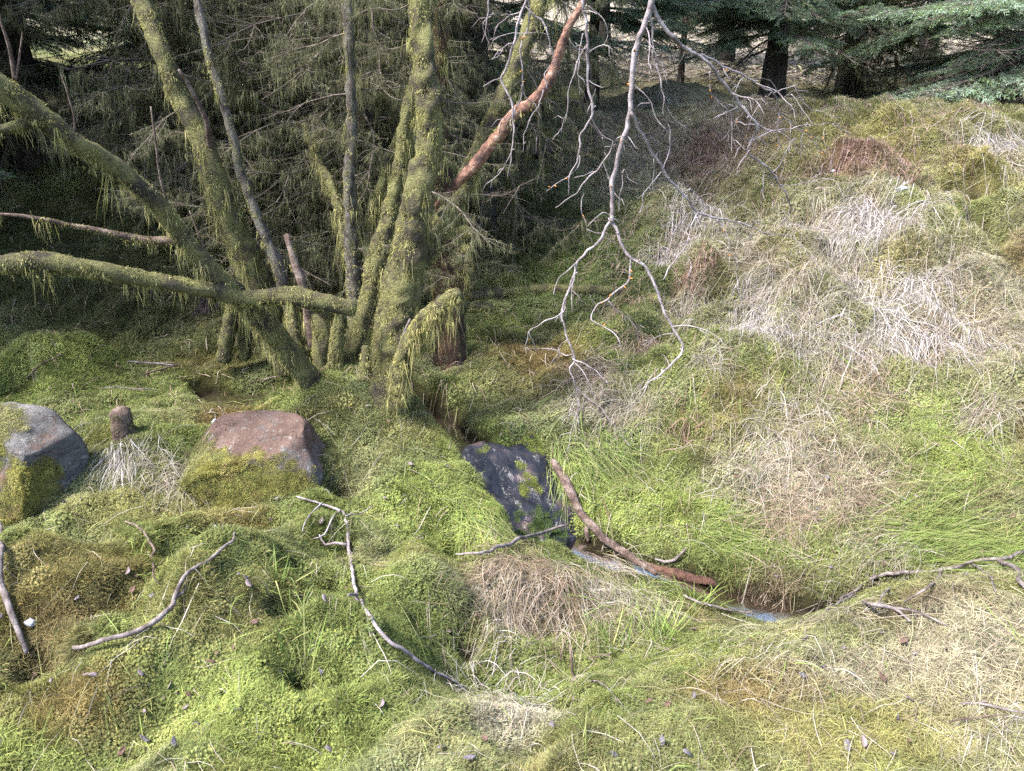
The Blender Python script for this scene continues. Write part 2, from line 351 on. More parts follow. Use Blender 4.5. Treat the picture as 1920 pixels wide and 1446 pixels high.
lower_px = [(1075,1012,2.95),(1120,1030,2.91),(1180,1052,2.84),(1260,1082,2.74),(1350,1112,2.62),(1440,1135,2.54),(1530,1152,2.48),(1640,1150,2.46)]
slab_q = [(850,826,3.46),(1010,826,3.46),(1100,1012,2.93),(975,1020,2.92)]
up_w = np.array([at(*p) for p in stream_px]); lo_w = np.array([at(*p) for p in lower_px])
up_w[:, 2] = np.minimum.accumulate(np.minimum(up_w[:, 2], -0.115)); lo_w[:, 2] = np.minimum.accumulate(lo_w[:, 2] - 0.02)
slab_w = np.array([at(*p) for p in slab_q])
def seg_dist(x, y, path):
    best = np.full(len(x), 1e9); zz = np.zeros(len(x))
    for a, b in zip(path[:-1], path[1:]):
        d = b[:2] - a[:2]; t = np.clip(((x - a[0]) * d[0] + (y - a[1]) * d[1]) / (d @ d), 0, 1)
        dd = np.hypot(x - a[0] - t * d[0], y - a[1] - t * d[1]); m = dd < best
        best = np.where(m, dd, best); zz = np.where(m, a[2] + t * (b[2] - a[2]), zz)
    return best, zz
slab_mid = np.array([(slab_w[0] + slab_w[1]) / 2, (slab_w[2] + slab_w[3]) / 2])
def slab_uv(x, y):
    a, b = slab_mid[0, :2], slab_mid[1, :2]; d = b - a; L2 = d @ d
    v = ((x - a[0]) * d[0] + (y - a[1]) * d[1]) / L2
    u = ((x - a[0]) * -d[1] + (y - a[1]) * d[0]) / math.sqrt(L2)
    return u, v
def slab_mask(x, y):
    u, v = slab_uv(x, y); hw = 0.20 - 0.05 * v + 0.05 * noise2(u * 0, v, 0.22, 31) * np.sign(u)
    return np.clip(1 - np.maximum(np.abs(u) - hw, 0) / 0.05, 0, 1) * np.clip(1 - np.maximum(np.abs(v - 0.5) - 0.5, 0) / 0.08, 0, 1)
def height(x, y):
    x = np.asarray(x, float).ravel(); y = np.asarray(y, float).ravel()
    z = base_h(x, y)
    for (hx, hy, r, h) in humps:
        d2 = ((x - hx) ** 2 + (y - hy) ** 2) / (r * r); z += h * np.exp(-d2 * d2 * 0.9 - d2 * 0.4)
    near = np.clip(1.6 - np.hypot(x, y - 4) / 14, 0.25, 1)
    near = near * (0.25 + 0.75 * np.clip(seg_dist(x, y, lo_w)[0] / 0.35, 0, 1))
    z += near * (0.055 * noise2(x, y, 0.55, 1) + 0.042 * (0.8 - 2 * np.abs(noise2(x, y, 0.3, 2))) + 0.016 * (1 - 2 * np.abs(noise2(x, y, 0.11, 3))) + 0.006 * noise2(x, y, 0.04, 4))
    slope = np.clip((x - 0.25) / 0.5, 0, 1) * np.clip((y - 3.5) / 0.5, 0, 1) * np.clip((8.5 - y) / 1.0, 0, 1)
    z += slope * (0.085 * (0.75 - 2.2 * np.abs(noise2(x + 0.08 * noise2(x, y, 0.2, 14), y, 0.42, 12))) + 0.035 * (0.7 - 2 * np.abs(noise2(x, y, 0.2, 13))))
    fore = np.clip((0.4 - x) / 0.5, 0, 1) * np.clip((3.0 - y) / 0.4, 0, 1)
    z += fore * 0.075 * (0.8 - 2.6 * np.abs(noise2(x, y, 0.36, 15)))
    far = np.clip((np.hypot(x, y) - 9) / 10, 0, 1)
    z += far * (0.35 * noise2(x, y, 5.0, 5) + 0.12 * noise2(x, y, 1.4, 6))
    for path, w, dep in ((up_w, 0.09, 0.06), (lo_w, 0.085, 0.05)):
        d, wz = seg_dist(x, y, path)
        f = np.clip(1 - (d - w * 0.5) / w, 0, 1); f = f * f * (3 - 2 * f)
        z = z * (1 - f) + np.minimum(z, wz - dep) * f
    d = np.hypot((x - up_w[1, 0] - 0.05) / 1.5, y - up_w[1, 1]); f = np.clip(1 - (d - 0.15) / 0.12, 0, 1)
    z = z * (1 - f) + np.minimum(z, up_w[1, 2] - 0.06) * f
    f = slab_mask(x, y); u, v = slab_uv(x, y)
    sz = slab_mid[0, 2] + np.clip(v, 0, 1) * (slab_mid[1, 2] - slab_mid[0, 2]) - 0.07
    z = z * (1 - f) + np.minimum(z, sz) * f
    return z
# sampled height near the camera, for quick look-ups
GX0, GX1, GY0, GY1, GS = -9.0, 9.0, -1.0, 12.0, 0.02
gx = np.arange(GX0, GX1 + GS, GS); gy = np.arange(GY0, GY1 + GS, GS)
GXX, GYY = np.meshgrid(gx, gy); HG = height(GXX.ravel(), GYY.ravel()).reshape(GXX.shape)
def H(x, y):
    x = np.asarray(x, float); y = np.asarray(y, float); sh = x.shape; x = x.ravel(); y = y.ravel()
    fx = np.clip((x - GX0) / GS, 0, len(gx) - 1.001); fy = np.clip((y - GY0) / GS, 0, len(gy) - 1.001)
    i = fx.astype(int); j = fy.astype(int); u = fx - i; v = fy - j
    z = HG[j, i] * (1 - u) * (1 - v) + HG[j, i + 1] * u * (1 - v) + HG[j + 1, i] * (1 - u) * v + HG[j + 1, i + 1] * u * v
    out = (x < GX0) | (x > GX1) | (y < GY0) | (y > GY1)
    if out.any(): z[out] = height(x[out], y[out])
    return z.reshape(sh)
def normal(x, y, e=0.05):
    dx = (H(x + e, y) - H(x - e, y)) / (2 * e); dy = (H(x, y + e) - H(x, y - e)) / (2 * e)
    return unit(np.stack([-dx, -dy, np.ones_like(dx)], -1))
def hit(px, py): return ray_hit(px, py, H)

# colours of the ground cover by place, darkened where the wood is shaded
COL = dict(green=(0.137, 0.16, 0.045), bright=(0.18, 0.21, 0.052), deep=(0.075, 0.10, 0.03), gold=(0.20, 0.18, 0.065), olive=(0.145, 0.15, 0.055),
           straw=(0.26, 0.225, 0.155), rust=(0.165, 0.105, 0.04), brown=(0.10, 0.075, 0.045), red=(0.15, 0.085, 0.06), pale=(0.36, 0.31, 0.24), dark=(0.055, 0.056, 0.022))  # dark: deep olive lowered further to carry the bank's shade
zones_px = [(1260,190,130,45,'straw',1.8),(120,1100,110,100,'rust',.45),(110,1060,80,40,'gold',.8),(150,1320,100,70,'rust',.7),(420,1130,140,90,'gold',.5),(700,1180,180,130,'green',1),(1000,1290,170,80,'green',.8),(450,1350,300,120,'bright',.7),(100,1420,150,60,'bright',1),
 (880,940,90,120,'bright',1.4),(790,1010,90,90,'bright',1),(700,830,120,80,'olive',1),(620,760,70,30,'gold',.8),(760,800,50,50,'gold',.6),(1000,1130,130,60,'brown',1),(940,1100,80,50,'straw',.7),
 (1080,930,80,80,'bright',1),(1250,980,140,70,'bright',1.3),(1200,880,100,80,'green',1),(1450,1030,200,45,'green',1.5),(1350,980,150,50,'green',1),(1780,1030,160,50,'green',1.4),(1700,790,110,80,'green',1.4),(1760,860,80,60,'bright',1.3),
 (1400,800,200,60,'gold',.6),(1480,880,140,100,'straw',.7),(1150,770,120,40,'straw',.9),(1250,680,120,60,'green',.6),(1000,680,100,60,'rust',.7),(960,730,80,50,'olive',1),(880,760,60,40,'olive',1),
 (1360,560,60,60,'olive',1),(1305,515,50,22,'red',1.6),(1600,520,300,160,'straw',.3),(1560,600,60,40,'olive',1),(1700,470,60,40,'gold',1),(1480,470,60,40,'gold',.8),(1760,640,60,40,'rust',.7),(1400,480,60,30,'brown',.8),(1620,450,40,25,'green',1),(1540,530,50,25,'olive',1),(1850,600,120,140,'straw',.5),(1850,300,110,60,'gold',1),(1600,260,200,30,'gold',1.2),(1780,380,100,40,'bright',.7),(1340,260,130,60,'red',.7),(1320,300,60,40,'red',1.1),(1600,280,90,20,'red',1.2),(1450,350,120,70,'olive',1),
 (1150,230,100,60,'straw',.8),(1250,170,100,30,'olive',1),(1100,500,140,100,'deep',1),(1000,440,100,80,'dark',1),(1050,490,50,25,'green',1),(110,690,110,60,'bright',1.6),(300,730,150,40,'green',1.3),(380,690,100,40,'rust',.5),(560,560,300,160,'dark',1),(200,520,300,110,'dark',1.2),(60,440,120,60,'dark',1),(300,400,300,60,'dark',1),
 (1700,1250,260,60,'straw',.7),(1400,1300,140,50,'rust',.6),(1600,1380,300,80,'gold',.8),(1850,1300,120,100,'straw',.8),(1250,1400,250,60,'olive',1),(1700,1140,140,30,'brown',.9),(1450,1090,90,20,'brown',1),(960,1330,90,30,'pale',.8),(230,860,60,40,'olive',1),(300,960,150,40,'gold',.7)]
zones = []
for (px, py, rx, ry, c, s) in zones_px:
    q = hit(px, py); d = np.linalg.norm(q - CAM)
    y1 = hit(px, min(py + ry, 1440))[1]; y2 = hit(px, py - ry)[1]
    zones.append((q[0], q[1], max(rx * d / FPX, 0.04), max(abs(y2 - y1) / 2, 0.05), np.array(COL[c]), s))
def ground_col(x, y):
    n1 = noise2(x, y, 0.9, 21); n2 = noise2(x, y, 0.33, 22); n3 = noise2(x, y, 0.13, 23)
    t = np.clip((x - 0.3 - 0.1 * (y - 3) + 0.9 * n1) / 1.3, 0, 1)[:, None]       # drier to the right
    c = np.array(COL['green']) * (1 - t) + np.array(COL['olive']) * t
    w = np.clip(n2 * 1.6 + 0.2, 0, 1)[:, None] * (0.35 + 0.45 * t); c = c * (1 - w) + np.array(COL['straw']) * w
    w = np.clip(n3 * 1.8 - 0.1, 0, 1)[:, None] * 0.6; c = c * (1 - w) + np.array(COL['gold']) * w
    w = np.clip(noise2(x, y, 0.45, 24) * 2.2 - 0.7, 0, 1)[:, None] * 0.8; c = c * (1 - w) + np.array(COL['rust']) * w
    den = np.full(len(x), 0.45)[:, None]; acc = c * den
    wob = 0.35 * n2 + 0.25 * n3
    for (zx, zy, rx, ry, zc, s) in zones:
        d = np.sqrt(((x - zx) / rx) ** 2 + ((y - zy) / ry) ** 2) + wob
        w = (np.clip(1.35 - d, 0, 1) ** 2 * s * 2.2)[:, None]; acc = acc + zc * w; den = den + w
    c = acc / den
    far = np.clip((y - 10.5) / 3, 0, 1)[:, None] * np.clip((x + 2.5) / 2.0, 0, 1)[:, None]
    c = c * (1 - far) + np.array((0.34, 0.29, 0.21)) * far
    hill = np.clip((y - 14) / 6, 0, 1)[:, None]; c = c * (1 - hill) + np.array((0.36, 0.31, 0.25)) * hill
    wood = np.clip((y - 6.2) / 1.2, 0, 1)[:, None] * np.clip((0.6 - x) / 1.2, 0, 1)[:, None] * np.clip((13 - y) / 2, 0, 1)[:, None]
    c = c * (1 - wood) + np.array((0.05, 0.045, 0.02)) * wood  # under-forest brown, painted darker for the shadow beneath the spruces
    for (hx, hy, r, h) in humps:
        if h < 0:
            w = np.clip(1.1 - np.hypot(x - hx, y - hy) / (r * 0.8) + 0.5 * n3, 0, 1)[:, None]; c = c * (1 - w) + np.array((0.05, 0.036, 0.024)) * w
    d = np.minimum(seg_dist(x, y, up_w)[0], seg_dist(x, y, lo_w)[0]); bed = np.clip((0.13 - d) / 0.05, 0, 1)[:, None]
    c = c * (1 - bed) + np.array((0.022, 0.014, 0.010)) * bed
    c = c * (1 + 0.22 * n3[:, None]); return c

def graded(lo, hi, a, b, step, grow=1.12):
    v = list(np.arange(a, b + step / 2, step)); s = step
    while v[-1] < hi: s *= grow; v.append(v[-1] + s)
    s = step
    while v[0] > lo: s *= grow; v.insert(0, v[0] - s)
    return np.array(v)
tx = graded(-150, 150, -3.4, 3.6, 0.024); ty = graded(-80, 140, 1.0, 7.2, 0.024)
TX, TY = np.meshgrid(tx, ty); xs = TX.ravel(); ys = TY.ravel()
zs = height(xs, ys)
nx, ny = len(tx), len(ty); ii = (np.arange(ny - 1)[:, None] * nx + np.arange(nx - 1)[None]).ravel()
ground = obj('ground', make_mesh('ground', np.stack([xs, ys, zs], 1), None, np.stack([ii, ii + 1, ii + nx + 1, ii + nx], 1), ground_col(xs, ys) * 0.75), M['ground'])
ground['kind'] = 'structure'

# ------------------------------------------------------------------ water and wet rock
def water_ribbon(name, path, widths, label):
    R = resample(np.concatenate([path, np.array(widths)[:, None]], 1), 0.03); p = R[:, :3]; w = R[:, 3]
    T = np.gradient(p, axis=0); S = unit(np.stack([-T[:, 1], T[:, 0], np.zeros(len(T))], 1))
    k = 7; u = np.linspace(-1, 1, k)
    v = p[:, None] + S[:, None] * (u[None, :, None] * w[:, None, None])
    v[:, :, 2] += 0.004 * noise3(v.reshape(-1, 3) * 25).reshape(len(p), k)
    i = (np.arange(len(p) - 1)[:, None] * k + np.arange(k - 1)[None]).ravel()
    o = obj(name, make_mesh(name, v.reshape(-1, 3), None, np.stack([i, i + 1, i + k + 1, i + k], 1)), M['water']); o['kind'] = 'structure'; o['label'] = label
water_ribbon('pool_water', up_w + np.array([0, 0, -0.01]), [0.12, 0.3, 0.25, 0.18, 0.12, 0.1, 0.1, 0.14], 'dark still water behind the mossy tree base')
water_ribbon('stream_water', lo_w + np.array([0, 0, -0.014]), [0.08, 0.08, 0.09, 0.10, 0.10, 0.10, 0.10, 0.10], 'narrow peaty stream below the wet rock')

def rock_slab():
    nu, nv = 44, 70; u = np.linspace(-0.27, 0.27, nu); v = np.linspace(-0.10, 1.08, nv); UU, VV = np.meshgrid(u, v)
    a, b = slab_mid; d = b[:2] - a[:2]; L = np.linalg.norm(d); dn = d / L; pn = np.array([-dn[1], dn[0]])
    X = a[0] + dn[0] * VV * L + pn[0] * UU; Y = a[1] + dn[1] * VV * L + pn[1] * UU
    Z = a[2] + VV * (b[2] - a[2]) - 0.026
    f = np.stack([UU.ravel() / 0.07, VV.ravel() * L / 0.16, np.zeros(UU.size)], 1)
    st = noise3(f * 1.0) * 0.014 + noise3(f * 2.7 + 5) * 0.008 + noise3(f * 7 + 9) * 0.003
    # steps where the rock breaks
    st = st.reshape(UU.shape) + 0.012 * np.tanh((0.38 + 0.10 * np.sin(UU * 22) - VV) * 30) - 0.012 * np.tanh((VV - 0.72 - UU * 0.5) * 25)
    eu = np.abs(UU) - 0.21 + 0.05 * noise3(np.stack([VV.ravel() * 4, np.sign(UU.ravel()) * 3, VV.ravel() * 0], 1)).reshape(UU.shape)
    Z = Z + st - 0.16 * np.clip(eu / 0.06, 0, 1.5) ** 2 - 0.09 * np.clip((0.05 + 0.06 * np.sin(UU * 17) - VV) / 0.12, 0, 1) ** 2 - 0.2 * np.clip((VV - 0.97 + 0.05 * np.sin(UU * 14)) / 0.1, 0, 1) ** 2
    verts = np.stack([X, Y, Z], -1).reshape(-1, 3); low = verts.copy(); low[:, 2] -= 0.14
    i = (np.arange(nv - 1)[:, None] * nu + np.arange(nu - 1)[None]).ravel()
    q = np.stack([i, i + 1, i + nu + 1, i + nu], 1); N0 = len(verts)
    rim = list(range(nu)) + [r * nu + nu - 1 for r in range(1, nv)] + [(nv - 1) * nu + c for c in range(nu - 2, -1, -1)] + [r * nu for r in range(nv - 2, 0, -1)]
    q2 = [[rim[k], rim[(k + 1) % len(rim)], rim[(k + 1) % len(rim)] + N0, rim[k] + N0] for k in range(len(rim))]
    o = obj('rock_slab', make_mesh('rock_slab', np.concatenate([verts, low]), None, np.concatenate([q, np.array(q2)])), M['wet'])
    tag(o, 'wet black sloping rock slab with a thin film of running water', 'rock slab')
    return verts
slab_verts = rock_slab()

# ------------------------------------------------------------------ mossy trees
MOSS_COLS = np.array([(0.21, 0.20, 0.065), (0.27, 0.245, 0.095), (0.165, 0.165, 0.055), (0.31, 0.275, 0.13), (0.22, 0.18, 0.085), (0.14, 0.115, 0.055)])
def fur(mb, info, dens, length, tass=0.0, tlen=0.09, seed=0, gate=-9.0, cols=MOSS_COLS, up_bias=0.0, wid=0.0024):
    dens = dens * 2.0; length = length * 0.62
    """shaggy moss over a tube: short blades plus hanging tassels; gate sets bare patches"""
    p, r, N, A, B, T = info; rg = np.random.default_rng(seed + 100)
    seg = np.linalg.norm(np.diff(p, axis=0), axis=1); area = seg * (r[:-1] + r[1:]) * math.pi
    n = int(area.sum() * dens)
    def sample(n, lower=False):
        k = rg.choice(len(seg), n, p=area / area.sum()); f = rg.random(n)[:, None]; ph = rg.random(n) * 2 * math.pi
        pos = p[k] * (1 - f) + p[k + 1] * f; rad = (r[k] * (1 - f[:, 0]) + r[k + 1] * f[:, 0])
        nn = A[k] * np.cos(ph)[:, None] + B[k] * np.sin(ph)[:, None]
        if lower:
            fl = (nn[:, 2] > 0.1); nn[fl] *= -1
        return pos + nn * rad[:, None] * 0.95, nn, k
    pos, nn, k = sample(n)
    g1 = noise3(pos * 7 + seed) + 0.6 * noise3(pos * 19 + seed)
    keep = g1 + up_bias * nn[:, 2] > gate; pos, nn, g1 = pos[keep], nn[keep], g1[keep]; n = len(pos)
    cl = np.clip(0.6 + 0.9 * noise3(pos * 26 + seed * 2), 0.15, 1.6)
    L = length * cl * rg.uniform(0.5, 1.3, n)
    d = unit(nn * 0.9 + np.array([0, 0, -0.75]) + rg.normal(0, 0.35, (n, 3)))
    d2 = unit(d + np.array([0, 0, -1.0]) * rg.uniform(0.2, 1.0, n)[:, None])
    paths = np.stack([pos, pos + d * L[:, None] * 0.55, pos + d * L[:, None] * 0.55 + d2 * L[:, None] * 0.5], 1)
    ci = np.clip((noise3(pos * 9 + 40 + seed) * 3.2 + 1.6 + rg.normal(0, 0.7, n)), 0, len(cols) - 1.001).astype(int)
    col = np.asarray(cols)[ci] * rg.uniform(0.65, 1.35, n)[:, None]
    side = unit(np.cross(d, rg.normal(0, 1, (n, 3))))
    ribbons(mb, paths, np.full(n, wid) * rg.uniform(0.6, 1.4, n), side, col)
    if tass > 0:
        nt = max(1, int(seg.sum() * tass)); pos, nn, k = sample(nt, True)
        per = 15
        pos = np.repeat(pos, per, 0) + rg.normal(0, 1, (nt * per, 3)) * np.repeat(rg.uniform(0.004, 0.02, nt), per)[:, None]; nn = np.repeat(nn, per, 0)
        Lb = np.repeat(tlen * np.clip(rg.exponential(0.75, nt), 0.12, 2.4), per) * rg.uniform(0.4, 1.1, nt * per)
        m = len(pos); sw = rg.normal(0, 0.012, (m, 3)); sw[:, 2] = 0
        pts = [pos + nn * 0.004]
        for q in (0.3, 0.65, 1.0): pts.append(pos + nn * 0.006 + sw * q * (Lb / 0.09)[:, None] + rg.normal(0, 0.003, (m, 3)) + np.array([0, 0, -1]) * (Lb * q)[:, None])
        col = np.asarray(cols)[np.minimum(rg.integers(0, 4, m), len(cols) - 1)] * rg.uniform(0.8, 1.5, m)[:, None]
        ribbons(mb, np.stack(pts, 1), np.full(m, 0.0030), unit(rg.normal(0, 1, (m, 3)) * np.array([1, 1, 0.05])), col)

def pxpath(L):
    """rows (px, py, Y, width in photo pixels) -> x y z radius"""
    return np.array([[*at(a, b, Y), wpx(w, a, b, Y) / 2] for (a, b, Y, w) in L])

def stem(parent, origin, name, P0, seed, mat, dens=9000, length=0.022, tass=10, tlen=0.08, sides=14, lump=0.018, gate=-0.42, moss=True, up_bias=0.0, cols=MOSS_COLS, step=0.035, wiggle=0.004):
    P = np.array(P0, float); P[:, 3] *= 0.84 if moss else 1.0
    mb = MB(); info = tube(mb, P, sides, step, lump, 0.05, seed=seed, wiggle=wiggle)
    o = obj(name, mb.mesh(name, origin), mat, parent)
    if moss:
        fb = MB(); fur(fb, info, dens, length, tass, tlen, seed, gate, cols, up_bias)
        obj('moss_cover', fb.mesh('moss_cover', origin), M['fur'], o)['kind'] = 'stuff'
    return o, info

def tree(name, label, base, cat='tree', group=None): return thing(name, label, cat, tuple(base), group)

# the big upright trunk with its fork, peeled branch and shaggy stub
P1 = pxpath([(722,775,3.53,95),(730,730,3.54,82),(738,680,3.55,78),(755,570,3.55,78),(772,450,3.55,72),(790,345,3.55,62),(806,270,3.57,52),(803,185,3.6,54),(792,90,3.65,46),(786,0,3.7,40),(780,-200,3.9,32),(770,-600,4.2,18)])
b1 = P1[0, :3].copy(); t1 = tree('mossy_tree', 'stout upright tree trunk thickly coated in yellow-green moss beside the stream', b1)
stem(t1, b1, 'trunk', P1, 1, M['bark_moss'], dens=19000, length=0.026, tass=34, tlen=0.08, sides=24, lump=0.024, step=0.025)
P = pxpath([(790,500,3.62,40),(812,450,3.66,46),(850,385,3.72,44),(892,300,3.78,40),(940,190,3.84,37),(985,80,3.9,35),(1012,0,3.95,33),(1060,-160,4.05,26),(1120,-420,4.2,14)])
stem(t1, b1, 'branch', P, 2, M['bark_moss'], dens=15000, length=0.028, tass=28, tlen=0.11)
P = pxpath([(815,392,3.66,14),(842,362,3.62,18),(862,338,3.59,22),(890,308,3.58,25),(930,260,3.57,27),(962,218,3.56,27),(1005,185,3.54,25),(1030,150,3.53,22),(1048,100,3.52,19),(1068,50,3.5,17),(1095,0,3.5,14),(1125,-90,3.5,9),(1150,-180,3.52,5)])
P[:, 3] *= 0.86
pb, _ = stem(t1, b1, 'branch', P, 3, M['peeled'], moss=False, sides=14, lump=0.007, step=0.015)
pb['label'] = 'bare orange-red branch with its bark peeled off'
fb = MB(); fur(fb, tube(MB(), P[3:7], 10, 0.03), 7000, 0.018, 8, 0.05, 31, gate=0.25); obj('moss_cover', fb.mesh('moss_cover', b1), M['fur'], pb)['kind'] = 'stuff'
P = pxpath([(752,745,3.44,30),(750,700,3.42,34),(758,665,3.4,34),(790,607,3.36,36),(830,572,3.32,36),(862,550,3.3,28)])
st, _ = stem(t1, b1, 'branch_stub', P, 4, M['bark_moss'], dens=22000, length=0.038, tass=110, tlen=0.09, cols=np.array([(0.30, 0.27, 0.10), (0.26, 0.25, 0.09), (0.33, 0.28, 0.13), (0.22, 0.19, 0.07)]))
st['label'] = 'broken stub hung with pale shaggy moss'
P = pxpath([(742,672,3.45,8),(752,645,3.44,8),(760,620,3.43,7),(768,598,3.43,4)]); stem(t1, b1, 'snag', P, 5, M['stick'], moss=False, sides=7, lump=0.003, step=0.02)

# leaning stem from upper left down to the tree base, with its branches
P2 = pxpath([(612,755,3.66,72),(575,705,3.62,60),(505,615,3.52,57),(442,552,3.42,50),(400,512,3.35,50),(345,450,3.3,48),(290,375,3.2,44),(212,312,3.1,44),(130,262,3.0,50),(60,205,2.95,58),(0,165,2.9,62),(-150,60,2.8,60),(-420,-110,2.7,50),(-700,-300,2.7,34)])
b2 = P2[0, :3].copy(); t2 = tree('mossy_tree', 'leaning mossy stem slanting up to the left across the dark wood', b2)
P2[:, 3] *= 0.88
stem(t2, b2, 'trunk', P2, 6, M['bark_moss'], dens=17000, length=0.024, tass=42, tlen=0.085, sides=18, up_bias=0.5, gate=-0.75, lump=0.014)
P = pxpath([(-200,490,2.85,46),(-60,497,2.95,44),(0,500,3.0,42),(50,487,3.03,40),(100,492,3.05,40),(200,510,3.1,38),(300,527,3.2,34),(400,545,3.3,32),(450,560,3.37,32),(520,556,3.4,38),(560,556,3.4,44),(600,566,3.41,36),(665,580,3.45,38)])
stem(t2, b2, 'branch', P, 7, M['bark_moss'], dens=17000, length=0.024, tass=22, tlen=0.06, sides=16, up_bias=0.5, gate=-0.6, lump=0.014)
P = pxpath([(345,450,3.3,26),(300,452,3.27,20),(262,448,3.25,17),(200,435,3.2,13),(140,425,3.15,11),(100,415,3.12,10),(40,405,3.08,9),(-40,400,3.05,6)])
stem(t2, b2, 'branch', P, 8, M['brownwood'], dens=14000, length=0.018, tass=18, tlen=0.06, sides=9, lump=0.004, gate=-0.1)
P = pxpath([(62,225,2.95,26),(20,240,2.93,22),(-40,246,2.9,20),(-160,250,2.85,14)])
stem(t2, b2, 'branch', P, 9, M['bark_moss'], dens=15000, length=0.02, tass=25, tlen=0.08, sides=10)
for k, L in enumerate([[(28,150,2.93,8),(18,90,2.92,7),(5,50,2.9,5),(-10,0,2.9,4)], [(30,150,2.93,5),(36,110,2.93,4),(42,60,2.93,2)], [(139,262,3.0,4),(140,225,3.0,4),(128,180,3.0,3),(115,140,3.0,2)], [(318,395,3.24,4),(300,330,3.22,4),(292,270,3.2,4),(283,200,3.2,3)], [(390,490,3.35,3),(372,440,3.33,3),(355,395,3.33,2)]]):
    stem(t2, b2, 'twig', pxpath(L), 50 + k, M['brownwood'], moss=False, sides=6, lump=0.001, step=0.02, wiggle=0.002)

# tall left trunk leaning left
P3 = pxpath([(545,690,4.3,60),(515,610,4.25,66),(482,530,4.2,70),(440,430,4.15,60),(402,330,4.1,52),(375,250,4.1,46),(340,190,4.1,42),(308,110,4.1,40),(280,40,4.15,38),(262,0,4.2,36),(215,-120,4.3,32),(120,-420,4.6,20)])
b3 = P3[0, :3].copy(); t3 = tree('mossy_tree', 'tall moss-grown trunk leaning left, thicker and greener than its thin neighbour', b3)
stem(t3, b3, 'trunk', P3, 10, M['bark_moss'], dens=14000, length=0.024, tass=30, tlen=0.11, sides=18)
P = pxpath([(470,520,4.22,20),(440,560,4.24,28),(430,610,4.26,30),(420,675,4.28,34)]); stem(t3, b3, 'root', P, 11, M['bark_moss'], dens=14000, length=0.02, tass=22, tlen=0.08)
P = pxpath([(488,545,4.26,18),(466,590,4.3,24),(458,670,4.35,28)]); stem(t3, b3, 'root', P, 12, M['bark_moss'], dens=14000, length=0.02, tass=22, tlen=0.08)
P = pxpath([(395,290,4.1,14),(388,230,4.0,10),(360,170,3.95,8),(335,130,3.9,5)]); stem(t3, b3, 'branch', P, 13, M['brownwood'], moss=False, sides=7, lump=0.003)

P4 = pxpath([(556,680,4.2,32),(548,600,4.15,28),(528,520,4.1,26),(508,465,4.1,24),(480,400,4.1,22),(455,330,4.1,20),(435,250,4.1,20),(412,170,4.1,20),(390,100,4.12,18),(368,0,4.15,17),(335,-140,4.2,14),(300,-320,4.3,8)])
b4 = P4[0, :3].copy(); t4 = tree('thin_tree', 'thin grey lichen-speckled stem just right of the tall leaning trunk', b4)
stem(t4, b4, 'trunk', P4, 14, M['bark_grey'], dens=15000, length=0.016, tass=12, tlen=0.06, gate=-0.1, sides=12)
P5 = pxpath([(668,745,4.0,40),(668,640,4.08,34),(662,520,4.15,33),(657,420,4.15,27),(655,330,4.15,26),(660,240,4.15,22),(658,150,4.15,22),(655,60,4.15,23),(650,0,4.2,23),(640,-160,4.3,20),(630,-420,4.5,10)])
b5 = P5[0, :3].copy(); t5 = tree('thin_tree', 'slim upright stem with scaly grey-brown bark between the leaning trunks', b5)
stem(t5, b5, 'trunk', P5, 15, M['bark_grey'], dens=11000, length=0.018, tass=16, tlen=0.09, gate=-0.2, sides=12)
P = pxpath([(655,480,4.16,24),(640,400,4.2,22),(622,350,4.25,20),(600,310,4.3,17),(585,270,4.3,13),(570,230,4.3,9)]); stem(t5, b5, 'branch', P, 16, M['bark_moss'], dens=15000, length=0.03, tass=45, tlen=0.13)
P = pxpath([(690,430,4.2,20),(700,395,4.2,24),(720,330,4.2,22),(750,250,4.25,18),(770,200,4.3,12)]); stem(t5, b5, 'branch', P, 17, M['bark_moss'], dens=15000, length=0.03, tass=45, tlen=0.13)
P7 = pxpath([(645,750,3.8,75),(648,690,3.85,50),(662,640,3.92,42),(690,560,4.0,38),(704,490,4.06,40),(728,410,4.12,34),(752,300,4.18,28),(765,200,4.22,24),(800,60,4.3,22),(830,-160,4.4,16)])
b7 = P7[0, :3].copy(); t7 = tree('mossy_tree', 'ragged mossy stem rising behind the stout trunk from the same mound', b7)
stem(t7, b7, 'trunk', P7, 18, M['bark_moss'], dens=16000, length=0.03, tass=40, tlen=0.12, sides=16, lump=0.02)
P = pxpath([(612,725,3.74,40),(606,660,3.75,44),(596,610,3.76,36),(575,590,3.77,22)]); stem(t7, b7, 'branch_stub', P, 19, M['bark_moss'], dens=16000, length=0.03, tass=60, tlen=0.13)
P = pxpath([(588,650,3.74,20),(578,590,3.76,22),(566,535,3.78,20),(552,485,3.8,17),(537,440,3.82,12)]); stem(t7, b7, 'snag', P, 20, M['brownwood'], dens=6000, length=0.012, tass=4, gate=0.1, sides=9)

for k, L in enumerate([[(702,740,3.72,34),(708,650,3.78,28),(720,570,3.83,26),(738,480,3.9,20),(748,420,3.93,10)], [(578,730,3.86,30),(562,665,3.92,26),(548,610,3.96,22),(540,560,4.0,12)], [(632,735,3.7,30),(628,670,3.7,30),(634,610,3.72,26),(640,575,3.74,14)], [(690,735,3.66,30),(684,690,3.66,28),(688,650,3.68,16)]]):
    stem(t7, b7, 'branch_stub', pxpath(L), 130 + k, M['bark_moss'], dens=16000, length=0.03, tass=60, tlen=0.13, lump=0.02, gate=-0.6)
